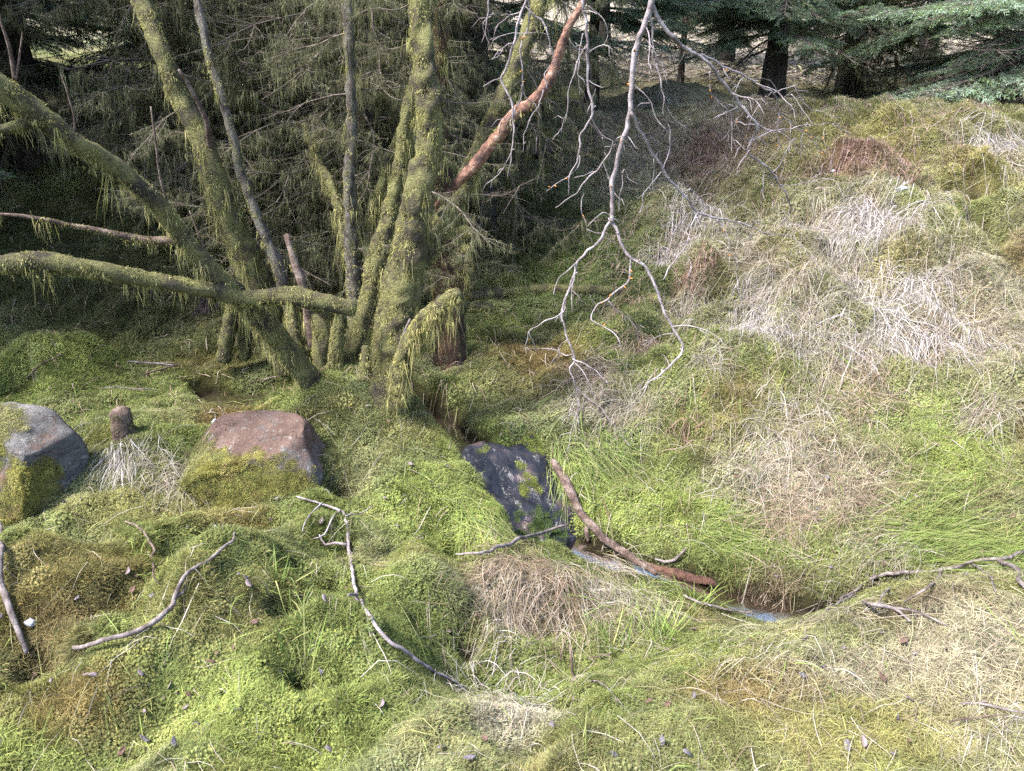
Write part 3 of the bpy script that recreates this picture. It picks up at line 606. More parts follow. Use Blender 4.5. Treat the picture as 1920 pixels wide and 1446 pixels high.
# spruce stump behind, with mossy stubs
PS = pxpath([(842,725,4.15,100),(842,690,4.2,84),(842,620,4.25,72),(840,540,4.3,66),(835,470,4.35,60),(828,400,4.4,52),(822,250,4.45,48),(818,0,4.5,44),(810,-300,4.6,36),(800,-700,4.8,20)])
bs = PS[0, :3].copy(); ts = tree('dead_spruce', 'rotten red-brown spruce trunk with mossy stubs just behind the stout trunk', bs)
stem(ts, bs, 'trunk', PS, 21, surf_mat('rotten_wood', [(0.018, 0.011, 0.008), (0.05, 0.027, 0.016), (0.10, 0.05, 0.026), (0.08, 0.065, 0.025)], scale=10, bump=0.9, bscale=50, stretch=(1, 1, 0.35), dist=0.02), dens=14000, length=0.025, tass=70, tlen=0.12, gate=-0.75, sides=18, lump=0.025)
for k, L in enumerate([[(855,580,4.3,22),(890,574,4.3,22),(922,574,4.3,20)], [(850,440,4.35,22),(870,432,4.3,22),(886,438,4.28,18)], [(850,520,4.3,22),(872,500,4.25,20),(886,525,4.25,16)], [(848,480,4.3,18),(872,462,4.25,16),(880,470,4.2,10)]]):
    stem(ts, bs, 'branch_stub', pxpath(L), 22 + k, M['bark_moss'], dens=19000, length=0.028, tass=60, tlen=0.07)

# mossy fallen pole lying across the dark bank
P = np.array([[*(hit(px, py) + np.array([0, 0, 0.03])), 0.03] for (px, py) in [(880,565),(950,556),(1020,550),(1100,552),(1170,556),(1235,570)]])
o = MB(); info = tube(o, P, 10, 0.04, 0.006); lg = tag(obj('fallen_pole', o.mesh('fallen_pole'), M['bark_moss']), 'thin moss-covered fallen pole lying across the shaded bank', 'log')
fb = MB(); fur(fb, info, 13000, 0.02, 8, 0.05, 60); obj('moss_cover', fb.mesh('moss_cover'), M['fur'], lg)

# ------------------------------------------------------------------ spruces
NEEDLE_A = np.array([(0.085, 0.14, 0.07), (0.12, 0.18, 0.09), (0.15, 0.215, 0.14), (0.11, 0.17, 0.06), (0.18, 0.24, 0.17)])
def bough_mesh(seed, L=1.5, droop=0.25, spread=0.55, fine=1.0, dead=False, pal=NEEDLE_A):
    """one spruce bough along +X: returns (needles mesh, wood mesh)"""
    rg = np.random.default_rng(seed); wood = MB(); nd = MB(); twigs = []
    def axis(p0, d, Ln, bend, n=7):
        pts = [p0]; d = unit(d)
        for k in range(n):
            d = unit(d + bend / n + rg.normal(0, 0.05, 3)); pts.append(pts[-1] + d * Ln / n)
        return np.array(pts)
    main = axis(np.zeros(3), np.array([1, 0, 0.1]), L, np.array([0, 0, -droop]), 12)
    main[:, 2] += 0.10 * L * (np.linspace(0, 1, 13) ** 3)
    tube(wood, np.concatenate([main, np.linspace(0.011 * L, 0.002, 13)[:, None]], 1), 5, 0.1)
    cum = np.linspace(0, 1, 13)
    def on(path, f): i = min(int(f * (len(path) - 1)), len(path) - 2); u = f * (len(path) - 1) - i; return path[i] * (1 - u) + path[i + 1] * u, unit(path[i + 1] - path[i])
    ns = int(L / 0.075)
    for k in range(ns):
        f = 0.15 + 0.83 * (k + rg.random() * 0.6) / ns
        for s in (-1, 1):
            if rg.random() < 0.12: continue
            p0, d = on(main, f); L2 = L * spread * (1 - f * 0.85) * (0.25 + 0.75 * min(1, f * 4)) * rg.uniform(0.6, 1.15)
            if L2 < 0.05: L2 = 0.05
            d2 = unit(d * 0.75 + np.array([0, s * 0.8, rg.normal(-0.05, 0.12)]))
            a2 = axis(p0, d2, L2, np.array([0.35, 0, -0.22]), 5)
            tube(wood, np.concatenate([a2, np.linspace(0.004, 0.0014, 6)[:, None]], 1), 4, 0.15, flat_end=False)
            twigs.append((a2[1:], 0.35))
            n3 = int(L2 / 0.055)
            for j in range(n3):
                g = 0.2 + 0.78 * (j + rg.random() * 0.5) / max(n3, 1)
                for s3 in (-1, 1):
                    if rg.random() < 0.2: continue
                    q0, e = on(a2, g); L3 = min(0.16, L2 * 0.4) * (1 - g * 0.6) * rg.uniform(0.6, 1.2) + 0.02
                    e3 = unit(e * 0.8 + np.cross(e, [0, 0, 1]) * s3 * 0.75 + np.array([0, 0, rg.normal(-0.06, 0.12)]))
                    a3 = axis(q0, e3, L3, np.array([0.2, 0, -0.15]), 2); twigs.append((a3, 1.0))
                    if dead or j % 2 == 0: tube(wood, np.concatenate([a3, np.array([[0.002], [0.0016], [0.0008]])], 1), 3, 0.3, flat_end=False)
    if not dead:
        for path, w in twigs:
            seg = np.linalg.norm(np.diff(path, axis=0), axis=1).sum(); n = max(3, int(seg / 0.0065 * fine))
            f = rg.random(n) * (len(path) - 1); i = np.minimum(f.astype(int), len(path) - 2); u = (f - i)[:, None]
            p = path[i] * (1 - u) + path[i + 1] * u; t = unit(path[i + 1] - path[i])
            d = unit(t * 0.75 + unit(np.cross(t, rg.normal(0, 1, (n, 3)))) * np.array([1, 1, 0.75]) + np.array([0, 0, 0.12]))
            ln = rg.uniform(0.014, 0.022, n)[:, None]; s = unit(np.cross(d, rg.normal(0, 1, (n, 3)))) * 0.0018
            v = np.stack([p - s, p + s, p + d * ln + s * 0.6, p + d * ln - s * 0.6], 1).reshape(-1, 3); b = np.arange(n)[:, None] * 4
            c = pal[rg.integers(0, 5)] * rg.uniform(0.7, 1.3) * np.ones((n * 4, 3))
            nd.add(v, None, b + np.array([[0, 1, 2, 3]]), c)
    wm = wood.mesh('bough_wood'); wm.materials.append(M['deadtwig'])
    nm = None
    if not dead:
        nm = nd.mesh('bough_needles', smooth=False); nm.materials.append(M['needle'])
    return nm, wm
live = [bough_mesh(200 + k, 1.5, droop=0.45 + 0.15 * k, fine=1.0) for k in range(3)]
live_pale = [bough_mesh(220 + k, 1.5, droop=0.4 + 0.15 * k, pal=NEEDLE_A * np.array([1.7, 1.6, 1.7])) for k in range(2)]

def dead_branch(seed, L=1.1):
    """bare crooked branch along +X with fine twigs, and its hanging lichen"""
    rg = np.random.default_rng(seed); wood = MB(); lich = MB(); ends = []
    def grow(p, d, Ln, r, lvl):
        n = 6; pts = [p]; d = unit(d)
        for k in range(n):
            d = unit(d + rg.normal(0, 0.16, 3) + np.array([0, 0, -0.05 + 0.07 * k / n])); pts.append(pts[-1] + d * Ln / n)
        pts = np.array(pts); tube(wood, np.concatenate([pts, np.linspace(r, r * 0.3, n + 1)[:, None]], 1), 5 if lvl == 0 else 3, 0.08, flat_end=False)
        ends.append((pts, lvl))
        if lvl < 2:
            m = int(Ln / (0.085 if lvl == 0 else 0.07))
            for k in range(m):
                f = rg.uniform(0.15, 1.0); i = min(int(f * n), n - 1); q = pts[i]; e = unit(pts[i + 1] - pts[i])
                sdir = unit(np.cross(e, [0, 0, 1])) * rg.choice([-1, 1])
                grow(q, e * 0.6 + sdir * rg.uniform(0.4, 1.0) + np.array([0, 0, rg.normal(-0.05, 0.25)]), Ln * rg.uniform(0.22, 0.5) * (1.15 - f * 0.5), r * 0.42, lvl + 1)
    grow(np.zeros(3), np.array([1, 0, -0.05]), L, 0.009, 0)
    pos = []; Ls = []
    for pts, lvl in ends:
        for a, b in zip(pts[:-1], pts[1:]):
            k = rg.poisson(np.linalg.norm(b - a) * (100 if lvl == 0 else 45)); f = rg.random(k)[:, None]; pos.append(a + (b - a) * f); Ls.append(np.full(k, 1.0 if lvl == 0 else 0.6))
    pos = np.concatenate(pos); Ls = np.concatenate(Ls); cl = np.clip(noise3(pos * 9 + seed) * 1.8 + 0.45, 0.05, 1.4)
    per = 3; pos = np.repeat(pos, per, 0); n = len(pos); Ln = np.repeat(Ls * cl, per) * rg.uniform(0.03, 0.17, n); pos = pos + rg.normal(0, 0.006, (n, 3))
    sw = rg.normal(0, 0.012, (n, 3)); pts = [pos] + [pos + sw * q + rg.normal(0, 0.003, (n, 3)) + np.array([0, 0, -1.0]) * (Ln * q)[:, None] for q in (0.4, 1.0)]
    col = np.array([(0.115, 0.115, 0.055), (0.15, 0.145, 0.07), (0.085, 0.09, 0.042)])[rg.integers(0, 3, n)] * rg.uniform(0.7, 1.3, n)[:, None]
    ribbons(lich, np.stack(pts, 1), np.full(n, 0.004), unit(rg.normal(0, 1, (n, 3)) * np.array([1, 1, 0.05])), col)
    wm = wood.mesh('dead_branch'); wm.materials.append(M['deadtwig']); lm = lich.mesh('lichen'); lm.materials.append(M['fur'])
    return wm, lm
deads = [dead_branch(300 + k) for k in range(5)]

def add_live(root, loc, yaw, pitch, scale, k, roll=0.0):
    src = live_pale if root.get('pale') else live; nm, wm = src[k % len(src)]
    o = bpy.data.objects.new('branch', wm); C.objects.link(o); o.parent = root
    o.location = loc; o.rotation_euler = (roll, -pitch, yaw); o.scale = (scale,) * 3
    f = bpy.data.objects.new('needles', nm); C.objects.link(f); f.parent = o
def add_dead(root, loc, yaw, pitch, scale, k, lichen=True):
    wm, lm = deads[k % len(deads)]
    o = bpy.data.objects.new('dead_branch', wm); C.objects.link(o); o.parent = root
    o.location = loc; o.rotation_euler = (0, -pitch, yaw); o.scale = (scale,) * 3
    if lichen and (k * 7 + int(loc[2] * 100)) % 10 < 9:
        f = bpy.data.objects.new('hanging_lichen', lm); C.objects.link(f); f.parent = o

def spruce(label, x, y, rad, hgt, seed, live_from=1.6, n_live=26, n_dead=16, dead_rng=(0.5, 2.6), reach=1.0, lean=(0, 0), lichen=True, group=None, face=None, live_to=None, name='spruce_tree', low=None):
    rg = np.random.default_rng(seed); z = float(H(np.array([x]), np.array([y]))[0]) - 0.05
    root = thing(name, label, 'tree', (x, y, z), group)
    if 'blue-green boughs' in label and 'far' not in label: root['pale'] = 1
    zz = np.linspace(0, hgt, 12); P = np.stack([lean[0] * zz / hgt, lean[1] * zz / hgt, zz, rad * (1 - 0.85 * zz / hgt)], 1); P[0, 3] *= 1.5
    mb = MB(); tube(mb, P, 12, 0.15, 0.012, 0.06, seed=seed)
    obj('trunk', mb.mesh('trunk'), M['bark_dark'], root)
    def tp(h): return (lean[0] * h / hgt, lean[1] * h / hgt, h)
    def yaw_():
        if face is not None and rg.random() < 0.7: return face + rg.normal(0, 0.8)
        return rg.uniform(0, 2 * math.pi)
    top = live_to or hgt * 0.97
    for k in range(n_live):
        h = live_from + (top - live_from) * (k + rg.random()) / n_live
        add_live(root, tp(h), k * 2.4 + rg.normal(0, 0.4), rg.normal(-0.1, 0.12) + 0.25 * h / hgt, reach * (1.15 - 0.85 * h / hgt) * rg.uniform(0.75, 1.1), k)
    if low:
        for k in range(low[0]):
            h = rg.uniform(low[1], low[2]); add_live(root, tp(h), yaw_(), rg.normal(-0.05, 0.15), reach * rg.uniform(0.6, 1.05), k)
    for k in range(n_dead):
        h = rg.uniform(*dead_rng); add_dead(root, tp(h), yaw_(), rg.normal(0.02, 0.15), rg.uniform(0.7, 1.25) * reach, int(rg.integers(0, 9)), lichen)
    return root
def px_at(px, Y): return (px - 960) / FPX * math.hypot(Y, 0.6) , Y

# dead lichen-hung shoots on the mossy stems
_r = np.random.default_rng(91)
for root_, P_, b_, n_, lo_, hi_ in ((t1, P1, b1, 5, 0.75, 2.0), (t7, P7, b7, 8, 0.35, 2.0), (t3, P3, b3, 6, 0.5, 2.0), (t5, P5, b5, 8, 0.4, 2.0), (ts, PS, bs, 12, 0.5, 2.2)):
    for k in range(n_):
        h = b_[2] + _r.uniform(lo_, hi_); c = np.array([np.interp(h, P_[:, 2], P_[:, j]) for j in range(3)])
        yaw = _r.choice([0.2, math.pi - 0.2]) + _r.normal(0, 0.6) if root_ is not ts else _r.normal(-0.1, 0.6)
        add_dead(root_, tuple(c - b_), yaw, _r.normal(0.1, 0.25), _r.uniform(0.3, 0.6), 7 * k, True)
G = 'spruces of the dark wood'
cam_face = -math.pi / 2
spruce('dark spruce trunk at the far left of the wood, bristling with bare twigs', -3.9, 6.6, 0.13, 8.0, 1, live_from=2.9, n_live=76, n_dead=60, dead_rng=(0.3, 2.2), face=cam_face, group=G)
spruce('broad dark spruce trunk directly behind the slim upright stem', -1.0, 5.45, 0.11, 8.5, 2, live_from=3.0, n_live=76, n_dead=64, dead_rng=(0.3, 2.2), face=cam_face, group=G)
spruce('lichen-draped spruce behind the thin grey leaning stem', -2.1, 5.9, 0.09, 7.5, 3, live_from=2.9, n_live=74, n_dead=64, dead_rng=(0.4, 2.2), face=cam_face, group=G)
spruce('lichen-hung spruce right of the broad dark trunk, under the peeled branch', -0.25, 6.1, 0.09, 7.5, 4, live_from=2.4, n_live=22, n_dead=44, dead_rng=(0.1, 2.0), face=cam_face, group=G)
spruce('spruce deep in the wood between the two leaning trunks', -2.9, 8.0, 0.12, 8.5, 5, live_from=2.4, n_live=28, n_dead=24, dead_rng=(0.3, 2.6), face=cam_face, group=G)
spruce('spruce at the left frame edge with green boughs low down', -3.95, 4.9, 0.10, 7.5, 6, live_from=2.2, n_live=34, n_dead=14, dead_rng=(0.6, 2.6), reach=0.85, face=-0.9, group=G, low=(9, 0.5, 1.9))
spruce('spruce deep in the wood behind the far-left trunk', -5.4, 8.4, 0.12, 8.5, 8, live_from=1.6, n_live=30, n_dead=16, group=G, face=cam_face)
spruce('spruce deep in the wood behind the broad dark trunk', -1.4, 8.6, 0.12, 8.5, 9, live_from=2.0, n_live=28, n_dead=18, group=G, face=cam_face)
G2 = 'spruces beyond the grassy bank'
spruce('straight dark spruce trunk standing alone beyond the bank crest', 3.02, 9.6, 0.115, 9.0, 21, live_from=1.2, n_live=40, n_dead=8, dead_rng=(0.6, 1.6), reach=1.1, lichen=False, group=G2, low=(24, 0.7, 1.7), face=-2.2)
spruce('spruce with blue-green boughs sweeping low at the right', 5.6, 8.6, 0.14, 9.0, 22, live_from=0.45, n_live=44, n_dead=14, dead_rng=(0.3, 1.0), reach=1.6, lichen=False, group=G2, face=math.pi * 1.15, low=(26, 0.5, 2.2))
spruce('dark spruce hung with lichen right of the lone straight trunk', 4.3, 10.6, 0.13, 9.0, 23, live_from=0.9, n_live=44, n_dead=22, dead_rng=(0.2, 1.4), reach=1.2, group=G2, face=cam_face, low=(16, 0.8, 2.3))
spruce('spruce at the right frame edge beyond the bank', 7.6, 9.4, 0.14, 9.0, 24, live_from=0.6, n_live=44, n_dead=14, reach=1.4, lichen=False, group=G2, low=(22, 0.4, 2.0), face=math.pi)
spruce('slender spruce left of the pale grass gap', 0.85, 8.8, 0.06, 7.0, 25, live_from=0.9, n_live=30, n_dead=10, dead_rng=(0.2, 1.2), reach=0.9, lichen=False, group=G2, low=(20, 0.8, 1.6), face=-0.6)
spruce('young thin spruce in front of the pale grass gap', 2.15, 10.6, 0.04, 6.0, 26, live_from=0.95, n_live=30, n_dead=8, dead_rng=(0.2, 1.0), reach=0.85, lichen=False, group=G2, low=(16, 0.85, 1.6), face=cam_face)
for k, (x, y) in enumerate([(-8.0, 7.0), (-7.0, 10.5), (-3.8, 10.8), (-0.6, 11.6), (6.2, 12.6), (9.6, 12.0), (3.6, 14.2), (1.6, 15.0), (11.5, 9.0)]):
    lab = ['far spruce beyond the left frame edge', 'far spruce behind the left wood', 'far spruce behind the leaning trunks', 'far spruce behind the stout trunk', 'far spruce behind the low blue-green boughs', 'far spruce behind the right frame edge', 'far spruce behind the lone straight trunk', 'far spruce above the pale grass gap', 'far spruce at the outer right'][k]
    spruce(lab, x, y, 0.13, 9.5, 40 + k, live_from=0.9 if k not in (7,) else 2.0, n_live=44, n_dead=6, reach=1.35, lichen=False, group='far spruces', low=(16, 1.5 if k in (6, 7) else 0.3, 2.8), face=cam_face)
for k, (x, y) in enumerate([(-6.3, 6.2), (-4.7, 7.4), (-3.3, 9.2), (-1.9, 7.2), (-0.5, 8.0), (-6.2, 5.0), (-5.4, 4.1)]):  # last two are unseen, added to shade the left bank
    lab = ['dense spruce low at the outer left of the wood', 'dense spruce in the darkest part of the wood', 'dense spruce closing the wood behind the leaning trunks', 'dense spruce behind the slim upright stem', 'dense spruce behind the forked branch', 'unseen spruce added for shade just outside the left frame edge', 'second unseen spruce added for shade outside the left frame edge'][k]
    spruce(lab, x, y, 0.10, 8.5, 70 + k, live_from=(0.3, 0.3, 0.3, 1.1, 0.9, 2.2, 2.4)[k], n_live=80, n_dead=20, reach=1.35, group=G, dead_rng=(0.2, 2.6), face=cam_face if k < 5 else 0.0, low=(14, 0.3, 2.5) if k < 3 else (6, 1.2, 2.4))

# ------------------------------------------------------------------ moss tufts to scatter
SRC = {}
def tuft_star(seed):
    rg = np.random.default_rng(seed); mb = MB(); R = 0.045
    for k in range(70):
        rr = R * math.sqrt(rg.random()); a = rg.uniform(0, 6.28); x, y = rr * math.cos(a), rr * math.sin(a)
        h = rg.uniform(0.010, 0.026) * (1.15 - 0.6 * rr / R); sz = rg.uniform(0.0035, 0.0068); n = 6; t = rg.uniform(0, 6.28) + np.arange(n) / n * 6.28
        c = rg.uniform(0.65, 1.35) * np.array([1 + rg.normal(0, .06), 1, 1 + rg.normal(0, .1)])
        cx = np.array([x, y, h])
        for lay, (up, s) in enumerate(((0.35, 1.0), (-0.5, 0.9))):
            d = np.stack([np.cos(t + lay * .5), np.sin(t + lay * .5), np.full(n, up)], 1); sd = np.stack([-np.sin(t + lay * .5), np.cos(t + lay * .5), np.zeros(n)], 1)
            b0 = cx - np.array([0, 0, lay * 0.004])
            v = np.stack([b0 - sd * sz * .17, b0 + sd * sz * .17, b0 + d * sz * s * rg.uniform(.8, 1.2, n)[:, None]], 1).reshape(-1, 3)
            mb.add(v, np.arange(n * 3).reshape(n, 3), None, c)
    me = mb.mesh('moss_star', smooth=False); me.materials.append(M['moss']); return me
def tuft_fur(seed):
    rg = np.random.default_rng(seed); mb = MB(); n = 210; R = 0.045
    rr = R * np.sqrt(rg.random(n)); a = rg.uniform(0, 6.28, n); p = np.stack([rr * np.cos(a), rr * np.sin(a), np.full(n, -0.004)], 1)
    d = unit(np.stack([np.cos(a) * .5 * rr / R, np.sin(a) * .5 * rr / R, np.ones(n)], 1) + rg.normal(0, .4, (n, 3))); L = rg.uniform(.012, .032, n)[:, None]
    c = rg.uniform(.6, 1.4, n)[:, None] * np.ones((n, 3)) * (1 + rg.normal(0, .07, (n, 3)))
    ribbons(mb, np.stack([p, p + d * L * .6, p + d * L + np.stack([np.cos(a), np.sin(a), np.zeros(n)], 1) * L * .25], 1), rg.uniform(.0016, .0032, n), unit(np.cross(d, rg.normal(0, 1, (n, 3)))), c)
    me = mb.mesh('moss_fur', smooth=False); me.materials.append(M['moss']); return me
def tuft_grass(seed):
    rg = np.random.default_rng(seed); mb = MB(); n = 34
    a = rg.uniform(0, 6.28, n); p = np.stack([rg.normal(0, .02, n), rg.normal(0, .02, n), np.full(n, -.004)], 1); L = rg.uniform(.03, .075, n)[:, None]
    d = unit(np.stack([np.cos(a) * .5, np.sin(a) * .5, np.ones(n)], 1)); o = np.stack([np.cos(a), np.sin(a), np.full(n, -.3)], 1)
    c = rg.uniform(.7, 1.4, n)[:, None] * np.ones((n, 3))
    ribbons(mb, np.stack([p, p + d * L * .5, p + d * L * .75 + o * L * .25, p + d * L * .8 + o * L * .6], 1), rg.uniform(.0016, .003, n), unit(np.cross(d, rg.normal(0, 1, (n, 3)))), c)
    me = mb.mesh('short_grass', smooth=False); me.materials.append(M['moss']); return me

def scatter(name, label, pos, nrm, tint, scale, idx, meshes, seed):
    key = tuple(m.name for m in meshes)
    if key not in SRC:
        SRC[key] = bpy.data.collections.new(name + '_source')
        for k, me in enumerate(meshes): SRC[key].objects.link(bpy.data.objects.new('%s_piece' % name, me))
    src = SRC[key]
    rg = np.random.default_rng(seed); n = len(pos)
    me = bpy.data.meshes.new(name); me.vertices.add(n); me.vertices.foreach_set('co', pos.astype(np.float32).ravel())
    yaw = rg.uniform(0, 2 * math.pi, n); th = np.arccos(np.clip(nrm[:, 2], -1, 1)); az = np.arctan2(nrm[:, 1], nrm[:, 0])
    # small tilt towards the normal, random spin
    rot = np.stack([-np.sin(az) * th, np.cos(az) * th, np.zeros(n)], 1)
    from mathutils import Quaternion
    eul = np.empty((n, 3), np.float32)
    for i in range(n):
        eul[i] = (Quaternion((-math.sin(az[i]), math.cos(az[i]), 0), th[i]) @ Quaternion((0, 0, 1), yaw[i])).to_euler()[:]
    a = me.attributes.new('rot', 'FLOAT_VECTOR', 'POINT'); a.data.foreach_set('vector', eul.ravel())
    a = me.attributes.new('scl', 'FLOAT_VECTOR', 'POINT'); a.data.foreach_set('vector', np.stack([scale, scale, scale * rg.uniform(0.5, 1.0, n)], 1).astype(np.float32).ravel())
    a = me.attributes.new('pick', 'INT', 'POINT'); a.data.foreach_set('value', idx.astype(np.int32))
    a = me.attributes.new('tint', 'FLOAT_COLOR', 'POINT'); c4 = np.ones((n, 4), np.float32); c4[:, :3] = tint; a.data.foreach_set('color', c4.ravel())
    o = obj(name, me); o['kind'] = 'stuff'; o['label'] = label
    ng = bpy.data.node_groups.new(name, 'GeometryNodeTree')
    ng.interface.new_socket('Geometry', in_out='INPUT', socket_type='NodeSocketGeometry'); ng.interface.new_socket('Geometry', in_out='OUTPUT', socket_type='NodeSocketGeometry')
    N = ng.nodes; L = ng.links; gi = N.new('NodeGroupInput'); go = N.new('NodeGroupOutput'); ip = N.new('GeometryNodeInstanceOnPoints')
    ci = N.new('GeometryNodeCollectionInfo'); ci.inputs['Collection'].default_value = src; ci.inputs['Separate Children'].default_value = True; ci.inputs['Reset Children'].default_value = True
    def attr(nm, ty):
        q = N.new('GeometryNodeInputNamedAttribute'); q.data_type = ty; q.inputs['Name'].default_value = nm; return next(s for s in q.outputs if s.enabled)
    mp = N.new('GeometryNodeMeshToPoints')
    L.new(gi.outputs[0], mp.inputs[0]); L.new(mp.outputs[0], ip.inputs['Points']); L.new(ci.outputs[0], ip.inputs['Instance']); ip.inputs['Pick Instance'].default_value = True
    L.new(attr('pick', 'INT'), ip.inputs['Instance Index'])
    e2r = N.new('FunctionNodeEulerToRotation'); L.new(attr('rot', 'FLOAT_VECTOR'), e2r.inputs[0]); L.new(e2r.outputs[0], ip.inputs['Rotation'])
    L.new(attr('scl', 'FLOAT_VECTOR'), ip.inputs['Scale']); L.new(ip.outputs[0], go.inputs[0])
    md = o.modifiers.new('scatter', 'NODES'); md.node_group = ng
    return o

TUFTS = [tuft_star(k) for k in range(3)] + [tuft_fur(k) for k in range(3)] + [tuft_grass(k) for k in range(2)]

# ------------------------------------------------------------------ boulders, stump, stones
def blob(pts_half, seed, lump=0.05, n=3, sharp=0.6, planes=None):
    """boulder: icosphere squeezed to half-sizes, cut by planes, roughened"""
    import bmesh
    bm = bmesh.new(); bmesh.ops.create_icosphere(bm, subdivisions=5, radius=1.0)
    v = np.array([q.co[:] for q in bm.verts]); f = np.array([[q.index for q in t.verts] for t in bm.faces]); bm.free()
    rg = np.random.default_rng(seed)
    cuts = [(unit(np.array(a, float)), c) for a, c in planes] if planes else [(unit(rg.normal(0, 1, 3)), rg.uniform(0.62, 0.85)) for k in range(16)]
    if planes:
        cuts += [(unit(rg.normal(0, 1, 3)), rg.uniform(0.72, 0.88)) for k in range(9)]
    for nrm, c in cuts:
        d = v @ nrm; m = d > c
        v[m] -= nrm * ((d[m] - c) * 0.97)[:, None]
    nz = noise3(v * 2.2 + seed) * lump * 1.6 + noise3(v * 6 + seed) * lump * 0.5 + noise3(v * 17) * lump * 0.3 + noise3(v * 45 + 3) * lump * 0.13
    v = v * (1 + nz)[:, None] * np.asarray(pts_half); return v, f

def cushion(parent, verts, faces, seed, cx, cz, cy, rr, dens, length, cols, name='moss_cushion', origin=None, jag=0.5, rot=None):
    """moss cushion on the part of a rock near a local point"""
    rg = np.random.default_rng(seed); a, b, c = verts[faces[:, 0]], verts[faces[:, 1]], verts[faces[:, 2]]
    fn = np.cross(b - a, c - a); ar = np.linalg.norm(fn, axis=1) / 2; fn = unit(fn); mid = (a + b + c) / 3
    dd = np.linalg.norm((mid - np.array([cx, cy, cz])) / np.array(rr), axis=1) + jag * noise3(mid * 16 + seed) * 1.0
    m = dd < 1.0
    if m.sum() < 4: return
    pr = ar * m * np.clip(1.4 - dd, 0.2, 1); n = int((ar * m).sum() * dens); k = rg.choice(len(ar), n, p=pr / pr.sum())
    w = rg.dirichlet((1, 1, 1), n); p = a[k] * w[:, :1] + b[k] * w[:, 1:2] + c[k] * w[:, 2:]; nn = fn[k]
    ci = np.clip(noise3(p * 14 + seed) * 3 + len(cols) / 2 + rg.normal(0, 0.6, n), 0, len(cols) - 0.01).astype(int)
    o = scatter(name, 'yellowish moss cushion on the rock', p - nn * 0.002, nn, np.asarray(cols)[ci] * rg.uniform(0.75, 1.25, n)[:, None], rg.uniform(0.4, 0.72, n) * (0.7 + 0.5 * np.clip(1 - dd[k], 0, 1)), rg.integers(0, 6, n), TUFTS, seed)
    o.parent = parent; return o
GOLDM = [(0.22, 0.20, 0.05), (0.26, 0.235, 0.065), (0.18, 0.18, 0.045), (0.21, 0.165, 0.06)]
PALEM = [(0.20, 0.19, 0.075), (0.17, 0.17, 0.06), (0.23, 0.205, 0.09)]
def boulder(name, label, px, py, Y, half, seed, mat, rotz, planes=None, tilt=(0, 0)):
    q = at(px, py, Y); v, f = blob(half, seed, lump=0.035, planes=planes); R = np.array(Euler((tilt[0], tilt[1], rotz)).to_matrix()); v = v @ R.T
    o = obj(name, make_mesh(name, v, f), mat, loc=tuple(q)); tag(o, label, 'boulder'); return o, v, f
o, v, f = boulder('boulder', 'low pinkish boulder capped with golden moss, nearest the tree base', 470, 885, 3.12, (0.40, 0.28, 0.30), 5, M['rock_red'], 0.1, planes=[((-0.22, -0.30, 0.92), 0.52), ((0.0, -0.95, 0.22), 0.62), ((0.93, -0.1, 0.25), 0.80), ((-0.6, -0.15, 0.6), 0.60), ((0.5, -0.6, 0.45), 0.78)])
cushion(o, v, f, 1, -0.02, 0.03, -0.2, (0.17, 0.11, 0.20), 5200, 0, GOLDM)
cushion(o, v, f, 2, 0.17, -0.04, -0.15, (0.17, 0.13, 0.16), 5200, 0, GOLDM)
cushion(o, v, f, 3, -0.24, 0.0, -0.08, (0.16, 0.22, 0.24), 5200, 0, PALEM)
cushion(o, v, f, 5, -0.12, 0.06, -0.16, (0.17, 0.16, 0.12), 5200, 0, GOLDM)
cushion(o, v, f, 4, 0.05, -0.10, -0.2, (0.22, 0.09, 0.14), 5200, 0, GOLDM)
o, v, f = boulder('boulder', 'grey banded boulder with moss cushions at the left frame edge', 18, 872, 2.95, (0.31, 0.26, 0.28), 9, M['rock_grey'], -0.1, planes=[((0.2, -0.3, 0.9), 0.62), ((0.1, -0.9, 0.35), 0.55), ((0.9, -0.25, 0.1), 0.66), ((0.6, -0.2, 0.75), 0.68)])
for k, (x, z, y, r) in enumerate([(0.02, 0.10, -0.16, .07), (0.14, 0.03, -0.17, .07), (-0.12, -0.02, -0.2, .05), (0.05, -0.13, -0.17, .12), (-0.12, -0.15, -0.17, .10), (-0.05, 0.18, -0.03, .15), (0.2, 0.0, -0.1, .08), (-0.05, 0.0, -0.18, .07), (0.22, -0.18, -0.05, .10), (0.17, -0.08, -0.12, .09), (-0.2, 0.15, -0.1, .06)]):
    cushion(o, v, f, 20 + k, x, z, y, (r, r * 1.4, r * 0.8), 5200, 0, GOLDM if k not in (5, 8, 10) else PALEM)
# small upright stump between the boulders
q = at(237, 832, 3.26); mb = MB()
info = tube(mb, np.array([[q[0] - 0.01, q[1], q[2] - 0.06, 0.06], [q[0], q[1], q[2], 0.056], [q[0], q[1], q[2] + 0.10, 0.05], [q[0] + 0.004, q[1], q[2] + 0.165, 0.043], [q[0], q[1], q[2] + 0.185, 0.025]]), 16, 0.015, 0.012, 0.03, seed=3)
o = obj('stump', mb.mesh('stump', q), M['brownwood'], loc=tuple(q)); tag(o, 'short upright brown stump with moss on top, between the boulders', 'stump')
fb = MB(); fur(fb, tuple(a[len(a) // 2:] if hasattr(a, '__len__') else a for a in info), 14000, 0.014, 0, seed=5, cols=np.array(PALEM) * 0.8); obj('moss_cover', fb.mesh('moss_cover', q), M['fur'], o)
